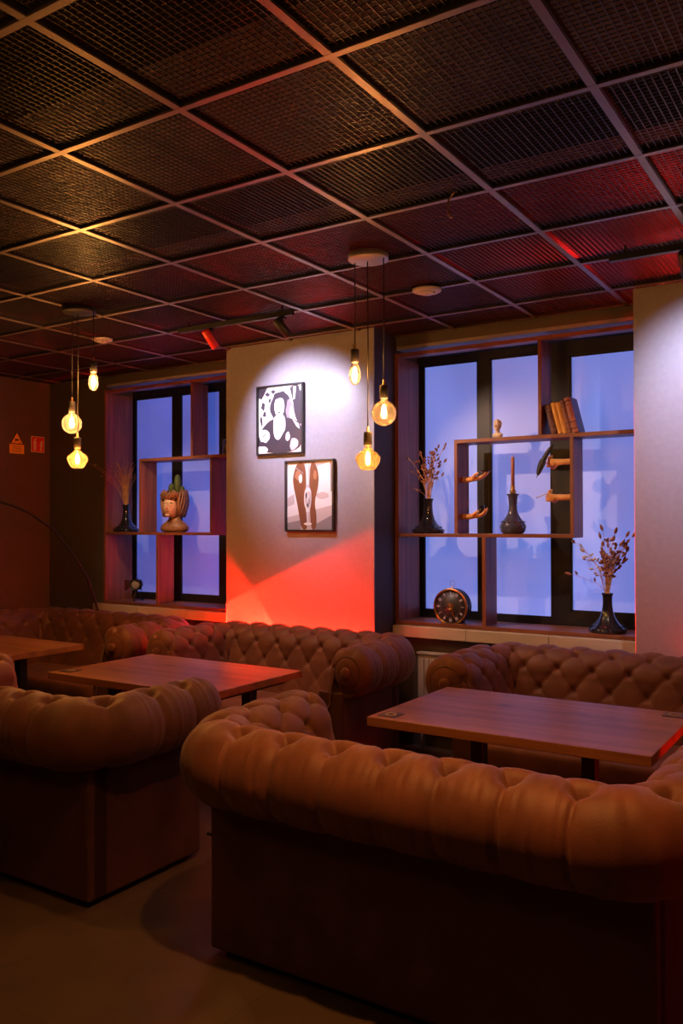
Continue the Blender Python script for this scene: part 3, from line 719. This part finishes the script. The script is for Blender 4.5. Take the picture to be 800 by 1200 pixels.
# clock
t = thing('mantel_clock', 'round black mantel clock with brass rim on the bottom board', 'clock', (-2.625, 5.56, .8922), 0); Rk = .128; zc = .117
RX = Matrix.Translation((0, 0, zc)) @ Matrix.Rotation(PI/2, 4, 'X')     # lathe z -> -y (towards the room)
MB().lathe([(.0005, -.05), (Rk*.96, -.05), (Rk, -.045), (Rk, .036), (Rk*.9, .038), (.0005, .02)], M['frame_black'], 48, RX).build('case', t, floor=.001)
MB().lathe([(Rk*.91, .030), (Rk*.94, .045), (Rk*1.02, .044), (Rk*1.03, .030), (Rk*.91, .030)], M['gold'], 48, RX).build('bezel', t, floor=.001)
d = MB(); d.lathe([(Rk*.9, .034), (Rk*.9, .036), (.0005, .036)], M['dial'], 48, RX)
for k in range(12):
    a = 2*PI*k/12; T = RX @ Matrix.Rotation(a, 4, 'Z')
    n = (1, 2, 3, 2, 1, 2, 3, 3, 2, 1, 2, 3)[k]
    for q in range(n): x = (q-(n-1)/2)*.0075; d.box(x-.0025, x+.0025, Rk*.66, Rk*.86, .036, .0368, M['numeral'], T)
for k in range(60):
    T = RX @ Matrix.Rotation(2*PI*k/60, 4, 'Z'); d.box(-.0007, .0007, Rk*.58, Rk*.62, .036, .0366, M['numeral'], T)
d.build('dial', t, floor=.002)
gm = MB(); T0 = RX
gm.lathe([(.016, .0365), (.019, .040), (.024, .040), (.025, .0365)], M['gold'], 20, RX)
for k in range(8): gm.box(.006, .02, -.0015, .0015, .038, .040, M['gold'], RX @ Matrix.Rotation(2*PI*k/8, 4, 'Z'))
gm.lathe([(.0005, .043), (.008, .043), (.009, .037)], M['brass'], 14, RX); gm.build('gear', t)
hm = MB()
for a, L, w_ in ((math.radians(208), .062, .005), (math.radians(204), .092, .0032)):
    T = RX @ Matrix.Rotation(a, 4, 'Z'); hm.add([(-w_, 0, .044), (w_, 0, .044), (w_*1.3, L*.6, .044), (0, L, .044), (-w_*1.3, L*.6, .044), (-w_, 0, .046), (w_, 0, .046), (w_*1.3, L*.6, .046), (0, L, .046), (-w_*1.3, L*.6, .046)],
        [(4, 3, 2, 1, 0), (5, 6, 7, 8, 9), (0, 1, 6, 5), (1, 2, 7, 6), (2, 3, 8, 7), (3, 4, 9, 8), (4, 0, 5, 9)], M['gold'], False, T)
hm.build('hands', t)
lp = MB(); lp.lathe([(.008, .244), (.006, .25), (.004, .262)], M['brass'], 12); lp.tube([(.019*math.cos(a*PI/10), 0, .280+.019*math.sin(a*PI/10)) for a in range(21)], .0022, M['canopy'], 6); lp.build('hanging_loop', t)
ft = MB(); ft.box(-.075, .075, -.03, .045, 0, .012, M['frame_black'], bev=.002); ft.build('foot', t)

# books
def book(x, lean, th, h, dp, col, lb, yf=5.50):
    """x of the lower left corner of the spine; leans to -x"""
    t = thing('book', lb, 'book', (x, yf, 2.1925+.0005), 0, 'old books on the upper shelf'); t.rotation_euler = (0, -lean, 0)
    m = MB(); c = M[col]
    cov = MB(); cov.box(0, .004, 0, dp, 0, h, c, bev=.001); cov.box(th-.004, th, 0, dp, 0, h, c if col != 'book_red' else M['book_blue_lit'], bev=.001)
    cov.build('cover', t)
    sp = MB(); pts = [(-.0+th*k/8, -.006*math.sin(PI*k/8)) for k in range(9)]
    vs = [(px, py, z) for z in (0, h) for px, py in pts]+[(0, .006, 0), (th, .006, 0), (0, .006, h), (th, .006, h)]
    sp.add(vs, [(k, k+1, 10+k, 9+k) for k in range(8)]+[tuple(range(9))+(19, 18), tuple(range(17, 8, -1))+(20, 21), (18, 19, 21, 20)], c, False)
    for z in (() if col in ('book_yellow', 'book_ochre') else (.12, .30, .80, .90)): sp.box(.0015, th-.0015, -.0078, .002, h*z-.003, h*z+.003, M['book_dark'] if col in ('book_brown', 'book_red') else M['book_brown'])
    sp.build('spine', t)
    MB().box(.0042, th-.0042, .006, dp-.004, .003, h-.004, M['pages']).build('pages', t)
def lean_x(th, lean): return th/math.cos(lean)
L1, L2 = math.radians(14), math.radians(14)
xb = -1.875
book(-1.872, math.radians(14), .044, .203, .14, 'book_dark', 'dark brown old book leaning against the upright, first of the row'); x_ = -1.872+lean_x(.044, L1)+.001
book(x_, L2, .030, .212, .14, 'book_yellow', 'yellow old book leaning next to the dark brown one'); x_ += lean_x(.030, L2)+.001
book(x_, L2, .031, .212, .14, 'book_ochre', 'golden yellow old book between its yellow neighbour and the brown one'); x_ += lean_x(.031, L2)+.001
book(x_, L2, .030, .224, .145, 'book_brown', 'brown old book between the golden and the russet ones'); x_ += lean_x(.030, L2)+.001
book(x_, L2, .040, .240, .155, 'book_red', 'tall russet old book with blue-lit cover, last of the leaning row')

# skinned shapes (hands)
def skinned(name, nodes, edges, m, parent=None, levels=1, root=0):
    me = bpy.data.meshes.new(name); me.from_pydata([n[0] for n in nodes], edges, [])
    o = bpy.data.objects.new(name, me); C.objects.link(o)
    sk = o.modifiers.new('skin', 'SKIN'); sk.use_smooth_shade = True
    for i, n in enumerate(nodes):
        r = n[1] if isinstance(n[1], tuple) else (n[1], n[1]); me.skin_vertices[0].data[i].radius = r
        me.skin_vertices[0].data[i].use_root = (i == root)
    su = o.modifiers.new('sub', 'SUBSURF'); su.levels = su.render_levels = levels
    dg = bpy.context.evaluated_depsgraph_get(); dg.update(); nm = bpy.data.meshes.new_from_object(o.evaluated_get(dg))
    nm.name = name; o.modifiers.clear(); o.data = nm; nm.materials.clear(); nm.materials.append(m)
    for p in nm.polygons: p.use_smooth = True
    if parent: o.parent = parent
    return o
def hand_nodes(curl, arm, spread=.010):
    """wrist at the origin, fingers towards +x, palm up (+z), thumb on -y"""
    N = [((-arm, 0, 0), .019), ((-arm*.5, 0, 0), .0185), ((0, 0, 0), .017), ((.035, .0, .001), (.024, .016))]
    E = [(0, 1), (1, 2), (2, 3)]
    lens = [(.030, .021, .017), (.034, .024, .018), (.032, .022, .017), (.025, .017, .014)]
    for f in range(4):
        y = (-1.5+f)*.0145; base = (.068-abs(f-1.2)*.004, y, .002); N.append((base, .0088)); b = len(N)-1; E.append((3, b))
        a = .05; p = Vector(base); pr = b; an = curl[f]
        for k, l in enumerate(lens[f]):
            a += an[k]; p = p+Vector((math.cos(a)*l, (f-1.5)*.0016, math.sin(a)*l)); N.append((tuple(p), .0078-.0009*k)); E.append((pr, len(N)-1)); pr = len(N)-1
    th = [(.018, -.020, .006), (.036, -.036, .016), (.056, -.038, .024), (.070, -.034, .030)]; pr = 2
    for k, q in enumerate(th): N.append((q, .0105-.0012*k)); E.append((pr, len(N)-1)); pr = len(N)-1
    return N, E
def mannequin_hand(x, y, z, flip, curl, roll, label, arm=.07, tilt=0.):
    t = thing('mannequin_hand', label, 'hand', (x, y, z), 0, 'mannequin hands in the box shelf')
    N, E = hand_nodes(curl, arm); o = skinned('hand', N, E, M['mannequin'], t, 2, 2)
    o.rotation_euler = (roll, -tilt, PI if flip else 0)
    o.scale = (1, 1.18, 1.18)
    fl = MB().lathe([(.0205, -arm-.001), (.0215, -arm+.002), (.0205, -arm+.008), (.0185, -arm+.011)], M['mannequin'], 20, Matrix.Rotation(PI/2, 4, 'Y'))
    fl.build('cuff', t, rz=PI if flip else 0)
    return t
soft = [(.15, .25, .25), (.15, .3, .3), (.2, .3, .3), (.25, .35, .3)]
cup_ = [(.25, .4, .4), (.3, .45, .4), (.35, .5, .4), (.4, .5, .4)]
grip = [(.5, .9, .7), (.8, 1.1, .8), (.9, 1.2, .8), (1., 1.2, .8)]
hold = [(.35, .8, .5), (.6, 1., .7), (.9, 1.2, .8), (1., 1.2, .8)]
mannequin_hand(-2.469, 5.56, 1.915, False, soft, 0, 'upper left mannequin hand, palm up, offering a dark dish', tilt=.10)
mannequin_hand(-2.469, 5.56, 1.652, False, cup_, 0, 'lower left mannequin hand, palm up, carrying a small dark cup', tilt=.05)
mannequin_hand(-1.846, 5.56, 2.012, True, grip, math.radians(75), 'upper right mannequin hand gripping a black feather', arm=.102)
mannequin_hand(-1.846, 5.56, 1.775, True, hold, math.radians(60), 'lower right mannequin hand holding a thin pale stick', arm=.102)
t = thing('dish', 'small dark dish resting on the upper left mannequin hand', 'dish', (-2.372, 5.562, 1.955))
MB().lathe([(.0005, .002), (.022, .002), (.034, .010), (.042, .018), (.040, .018), (.030, .010), (.0005, .006)], M['black_glass'], 28).build('bowl', t)
MB().lathe([(.0005, .006), (.012, .006), (.013, .016), (.0005, .018)], M['canopy'], 16).build('knob', t)
t = thing('cup', 'small dark cup standing on the lower left mannequin hand', 'cup', (-2.400, 5.562, 1.675))
MB().lathe([(.0005, .0), (.018, .0), (.021, .02), (.022, .052), (.019, .052), (.018, .01), (.0005, .008)], M['black_glass'], 24).build('body', t)
MB().tube([(.0005*0+.02, 0, .012), (.034, 0, .018), (.036, 0, .034), (.021, 0, .042)], .003, M['black_glass'], 6).build('handle', t)
# feather held in the upper hand
t = thing('feather', 'long black feather held by the upper right mannequin hand', 'feather', (-1.925, 5.528, 2.025))
ang = math.radians(62); dx_, dz_ = math.cos(ang), math.sin(ang)
fm = MB(); pr_ = []
for k in range(15):
    q = -1+2*k/14; wdt = .021*math.sqrt(max(0, 1-q*q))*(1.15 if q < 0 else .8)+.001; bow = .012*(1-q*q)
    c0 = Vector((dx_*q*.118-dz_*bow, 0, dz_*q*.118+dx_*bow)); pr_.append((c0, wdt))
vs = []
for c0, wd in pr_: vs += [(c0+Vector((dz_*wd, .001, -dx_*wd)))[:], (c0+Vector((0, -.004, 0)))[:], (c0-Vector((dz_*wd, -.001, -dx_*wd)))[:], (c0+Vector((0, .004, 0)))[:]]
fm.add(vs, [(i*4+k, i*4+(k+1) % 4, (i+1)*4+(k+1) % 4, (i+1)*4+k) for i in range(14) for k in range(4)]+[(3, 2, 1, 0), (56, 57, 58, 59)], M['feather'], False); fm.build('vane', t)
MB().tube([pr_[14][0]*1.05, pr_[7][0]+Vector((0, -.005, 0)), pr_[0][0]*1.12], [.001, .0016, .0022], M['black_cord'], 6).build('quill', t)
t = thing('cigarette', 'thin pale stick held by the lower right mannequin hand', 'stick', (-1.945, 5.535, 1.79))
MB().tube([(.03, .004, .012), (-.035, 0, -.012)], .0032, M['pale_seed'], 8).build('stick', t); MB().tube([(-.035, 0, -.012), (-.045, 0, -.0157)], .0033, M['ink'], 8).build('tip', t)

# bust
t = thing('bust', 'small cream plaster bust on the upper shelf', 'bust', (-2.293, 5.60, 2.1925))
m = MB(); m.lathe([(.0005, 0), (.026, 0), (.028, .006), (.02, .012), (.0005, .012)], M['bust'], 20); m.ball((0, 0, .028), (.040, .024, .020), M['bust'], 16, 10)
m.lathe([(.020, .03), (.016, .048), (.0155, .066)], M['bust'], 16); m.ball((0, -.003, .094), (.026, .030, .036), M['bust'], 18, 14)
m.ball((0, -.034, .09), (.004, .007, .009), M['bust'], 8, 8); m.ball((0, -.028, .066), (.011, .008, .007), M['bust'], 10, 8)
for s in (-1, 1): m.ball((s*.010, -.029, .100), (.006, .004, .003), M['bust'], 8, 6); m.ball((s*.026, 0, .092), (.004, .008, .011), M['bust'], 8, 8)
m.build('figure', t)
hmx = MB(); rr = random.Random(5)
for k in range(60):
    a = rr.uniform(0, 6.28); e = rr.uniform(.2, 1.5)
    if math.sin(a) < -.3 and e < .75: continue
    hmx.ball((.027*math.cos(e)*math.cos(a), -.001+.031*math.cos(e)*math.sin(a), .097+.037*math.sin(e)), .0075, M['bust'], 7, 5)
hmx.build('hair', t)

# head planter with cactus
t = thing('head_planter', 'brown ceramic head planter with pale face on the left window shelf', 'planter', (-5.36, 5.59, 1.5302), math.radians(12))
m = MB()
m.lathe([(.0005, 0), (.10, 0), (.13, .012), (.14, .035), (.125, .065), (.085, .095), (.058, .12), (.052, .15)], M['terracotta'], 32, Matrix.Scale(.62, 4, (0, 1, 0)))
m.ball((-.005, .01, .235), (.096, .105, .115), M['terracotta'], 24, 18)
m.build('bust', t)
f = MB(); f.ball((-.012, -.038, .225), (.074, .078, .098), M['face'], 22, 18); f.ball((-.012, -.118, .222), (.012, .018, .024), M['face'], 12, 10); f.ball((-.012, -.098, .150), (.026, .022, .018), M['face'], 12, 10)
for s in (-1, 1):
    f.ball((-.012+s*.03, -.103, .243), (.017, .009, .007), M['face'], 10, 8); f.ball((-.012+s*.03, -.106, .262), (.021, .008, .005), M['face'], 10, 6)
f.ball((-.012, -.113, .183), (.022, .009, .006), M['terracotta'], 10, 6)
f.build('face', t)
hr = MB(); rr = random.Random(11)
for k in range(44):
    a = 2*PI*k/44; fr = math.sin(a) < -.55
    z0 = .285 if fr else .13+.03*rr.random(); z1 = .365+rr.uniform(-.012, .016); w0 = .1
    pts = []
    for q in range(6):
        e = q/5; rad = .092+.022*math.sin(e*2.4)+rr.uniform(-.003, .003); aa = a+.12*math.sin(e*5+k)
        pts.append((-.005+rad*math.cos(aa), .008+rad*1.05*math.sin(aa), z0+(z1-z0)*e))
    hr.tube(pts, [.008, .011, .012, .012, .011, .006], M['terracotta'], 6)
hr.lathe([(.085, .33), (.105, .352), (.085, .36), (.07, .345), (.0005, .34)], M['terracotta'], 24)
hr.build('hair', t)
t2 = thing('cactus', 'stubby green cactus growing from the head planter', 'cactus', (-5.36, 5.59, 1.5302+.342))
for i, (dx, dy, h_, r_) in enumerate(((.035, .0, .175, .030), (-.028, -.01, .095, .026), (.07, .02, .07, .022), (-.06, .01, .055, .02))):
    MB().lathe([(r_*.7, 0), (r_, h_*.25), (r_*1.02, h_*.6), (r_*.8, h_*.85), (r_*.4, h_*.97), (.0005, h_)], M['cactus'], 24, flute=.09, nf=8).build('stem', t2, (dx, dy, 0))

# small tripod searchlight ornament
t = thing('tripod_ornament', 'little dark tripod searchlight ornament on the bottom board of the left window', 'ornament', (-5.87, 5.62, .8922), math.radians(25))
dr = MB(); TT = Matrix.Translation((0, 0, .150)) @ Matrix.Rotation(PI/2, 4, 'X')
dr.lathe([(.0005, -.06), (.03, -.058), (.048, -.04), (.055, 0), (.055, .05), (.050, .052), (.046, .03), (.0005, .028)], M['black_metal'], 28, TT)
dr.build('drum', t); MB().lathe([(.0005, .036), (.03, .034), (.046, .030)], M['canopy'], 24, TT).build('lens', t)
for a in (0, PI):
    MB().add([(-.04, -.050, 0), (.04, -.050, 0), (.05, -.085, .028), (-.05, -.085, .028), (-.04, -.050, .003), (.04, -.050, .003), (.05, -.085, .031), (-.05, -.085, .031)],
        [(0, 1, 2, 3), (7, 6, 5, 4), (0, 4, 5, 1), (1, 5, 6, 2), (2, 6, 7, 3), (3, 7, 4, 0)], M['black_metal'], False, Matrix.Translation((0, 0, .150)) @ Matrix.Rotation(a+PI/2, 4, 'Y') @ Matrix.Translation((0, 0, .052))).build('flap', t)
for k in range(3):
    a = 2*PI*k/3+.5; MB().tube([(0, 0, .10), (.058*math.cos(a), .058*math.sin(a), .002)], .0042, M['brass'] if k == 1 else M['black_metal'], 7).build('leg', t)
MB().tube([(0, 0, .095), (0, 0, .105)], .012, M['brass'], 12).build('collar', t)

# dark jug half hidden by the pillar on the upper left shelf
t = thing('glass_jug', 'dark glass jug half hidden behind the pillar on the upper left shelf', 'jug', (-4.735, 5.60, 2.1925))
MB().lathe([(.0005, 0), (.045, 0), (.058, .02), (.060, .05), (.045, .09), (.026, .12), (.024, .15), (.032, .165), (.028, .165), (.02, .15), (.0005, .14)], M['smoke_glass'], 28).build('body', t)
MB().tube([(-.026, 0, .14), (-.055, 0, .135), (-.072, 0, .10), (-.068, 0, .065), (-.052, 0, .045)], .006, M['smoke_glass'], 8).build('handle', t)

# ------------------------------------------------------------------ radiator under the right window, with pipework and valve
t = thing('radiator', 'white panel radiator under the right window, behind the sofas', 'radiator', (-2.12, 5.44, .14))
m = MB(); m.box(-.72, .72, -.005, .012, 0, .53, M['white'], bev=.003)
for k in range(36): x = -.70+1.4*(k+.5)/36; m.box(x-.011, x+.011, -.014, -.004, .03, .50, M['white'], bev=.003)
m.build('panel', t); g2 = MB(); g2.box(-.725, .725, -.02, .05, .53, .545, M['white'], bev=.002)
g2.build('top_grille', t)
for s in (-1, 1): MB().box(s*.5-.02, s*.5+.02, .012, .059, .1, .45, M['white']).build('bracket', t)
pp = MB(); pp.tube([(-.69, 0, .02), (-.69, 0, -.139)], .009, M['white'], 10); pp.build('pipe', t)

# ------------------------------------------------------------------ arc floor lamp in the left corner
t = thing('arc_floor_lamp', 'thin black arc floor lamp rising behind the left corner sofa', 'floor lamp', (-6.02, 5.30, 0))
MB().lathe([(.0005, 0), (.105, 0), (.105, .018), (.09, .024), (.0005, .026)], M['black_metal'], 32).build('base', t)
dxy = Vector((-.6, -.8, 0))
arcp = [(0, .02), (.0, .5), (.0, .80), (.03, .90), (.11, 1.115), (.26, 1.34), (.46, 1.56), (.68, 1.70), (.84, 1.765), (1.05, 1.82), (1.3, 1.82), (1.5, 1.75), (1.62, 1.66)]
MB().tube([(dxy.x*s*.62, dxy.y*s, z) for s, z in arcp], .011, M['black_metal'], 10).build('arm', t)
MB().lathe([(.02, .0), (.09, -.03), (.12, -.09), (.125, -.13), (.12, -.13), (.085, -.035), (.015, -.008)], M['black_metal'], 28, Matrix.Translation((dxy.x*1.62*.62, dxy.y*1.62, 1.66))).build('shade', t)

# ------------------------------------------------------------------ small red uplight on the floor between the back sofas
t = thing('floor_spotlight', 'small red lit floor spotlight between the two back sofas', 'floor lamp', (-2.50, 4.62, 0))
MB().box(-.045, .045, -.045, .045, .0, .012, M['black_metal'], bev=.002).build('base', t)
MB().box(-.055, .055, -.05, .05, .06, .19, M['spot_red_lit'], bev=.008).build('housing', t)
MB().lathe([(.0005, .053), (.036, .0525), (.040, .049)], M['red_lens'], 24, Matrix.Translation((0, 0, .125)) @ Matrix.Rotation(PI/2, 4, 'X')).build('lens', t)
for s in (-1, 1): MB().box(s*.062-.004, s*.062+.004, -.012, .012, .006, .14, M['black_metal']).build('yoke', t)
light('floor_red', 'POINT', (-2.50, 4.50, .16), .25, (1, .01, .01), .03)

# ------------------------------------------------------------------ lamps outside the frame and added fills, most without a fixture
make_pendant(-2.6, .85, [(-.08, 0, 2.45, 'drop'), (.09, 0, 2.25, 'globe'), (0, .01, 2.05, 'pear')], 'unseen three bulb filament pendant added as warm fill left of the viewer', lit=3)  # pendant out of view, added as weak warm fill
make_pendant(-.10, 3.72, [(-.08, 0, 2.45, 'drop'), (.09, 0, 2.25, 'globe'), (0, .01, 2.05, 'pear')], 'three bulb filament pendant beyond the right edge', lit=5)

# white track spots on the piers
light('spot_pillar', 'SPOT', (-3.79, 4.375, 2.765), 120, (.82, .76, 1.), .015, aim=(-3.67, 5.17, 2.36), size=80, blend=.8)
light('spot_right', 'SPOT', (-.80, 4.375, 2.765), 85, (.82, .76, 1.), .015, aim=(-.74, 5.17, 2.28), size=92, blend=.85)
light('spot_window', 'SPOT', (-3.16, 4.38, 2.76), 85, (1., .66, .48), .02, aim=(-2.1, 5.6, 1.55), size=72, blend=.8)
light('spot_planter', 'SPOT', (-4.893, 4.345, 2.935), 75, (1., .72, .45), .02, aim=(-5.40, 5.58, 1.75), size=46, blend=.8)
light('sofa_fill', 'SPOT', (-3.45, 4.20, 2.90), 36, (1., .60, .62), .03, aim=(-3.4, 4.75, .8), size=62, blend=1.)  # pink fill added above the middle back sofa, no fixture
light('sofa_fill', 'SPOT', (-1.3, 4.20, 2.90), 12, (1., .60, .62), .03, aim=(-1.2, 4.75, .8), size=62, blend=1.)  # weaker pink fill added above the right back sofa
# warm ceiling downlights over the front sofas
light('warm_top_light', 'SPOT', (-1.1, 1.85, 2.93), 170, (1, .35, .08), .04, aim=(-1.2, 2.25, 0), size=80, blend=.9)
light('warm_top_light', 'SPOT', (-3.6, 1.95, 2.93), 45, (1, .36, .08), .04, aim=(-3.6, 2.3, 0), size=80, blend=.9)
# red uplights standing in the gap between the back sofas and the piers
RED = (1, .009, .003)
light('red_up', 'SPOT', (-3.79, 5.11, .55), 1500, RED, .012, aim=(-3.79-.64, 5.11+.342, .55+.686), size=38, blend=.25)
def strip(x0, x1, y, z, e):
    l = bpy.data.lights.new('red_strip', 'AREA'); l.shape = 'RECTANGLE'; l.size = x1-x0; l.size_y = .02; l.energy = e; l.color = RED; l.spread = math.radians(150)
    o = bpy.data.objects.new('red_strip', l); C.objects.link(o); o.location = ((x0+x1)/2, y, z)
    o.rotation_euler = Vector((0, .5, 1)).to_track_quat('-Z', 'Y').to_euler()
    X = o.rotation_euler.to_matrix() @ Vector((1, 0, 0))
    if abs(X.x) < .7: l.size, l.size_y = .02, x1-x0
strip(-4.25, -3.06, 5.105, .74, 32)
def fan(x, y, z, e, up, down, blend=.18):
    mid = math.radians((up+down)/2); sz = 2*math.degrees(math.acos(math.cos(math.radians((up-down)/2))*math.cos(math.radians(15)))); light('red_fan', 'SPOT', (x, y, z), e, RED, .012, aim=(x+math.cos(mid), y+.27, z+math.sin(mid)), size=sz, blend=blend)
fan(-5.0, 5.11, .662, 7000, 25, -5)
light('red_up', 'SPOT', (-.72, 5.08, .66), 220, RED, .02, aim=(-.74, 5.20, .90), size=120, blend=1.)
light('warm_top_light', 'POINT', (-1.3, 1.2, 2.74), 3.5, (1, .40, .10), .05)  # unseen warm fill added to tint the near ceiling bars, no fixture
light('red_table', 'SPOT', (.35, 3.6, .5), 60, RED, .03, aim=(-.73, 3.62, .70), size=30, blend=.5)
light('red_side', 'POINT', (1.1, 2.6, .7), 7, (1, .03, .015), .1)
# red points added above the mesh, standing in for uplight passing through it
for x, y, e in ((-3.75, 5.25, 11), (-4.55, 5.25, 6), (-1.1, 5.2, 15), (-5.5, 5.25, 1.2), (.2, 4.0, 7), (-2.1, 5.2, 1.5)):
    light('plenum_red', 'POINT', (x, y, 3.3), e, (1, .012, .01), .05)

# ------------------------------------------------------------------ world and colour
wd = bpy.data.worlds.new('world'); bpy.context.scene.world = wd; wd.use_nodes = True
wd.node_tree.nodes['Background'].inputs['Color'].default_value = (.02, .03, .08, 1); wd.node_tree.nodes['Background'].inputs['Strength'].default_value = .2
vs_ = bpy.context.scene.view_settings
vs_.view_transform = 'Standard'; vs_.look = 'None'; vs_.gamma = 1; vs_.exposure = 0; vs_.use_curve_mapping = False
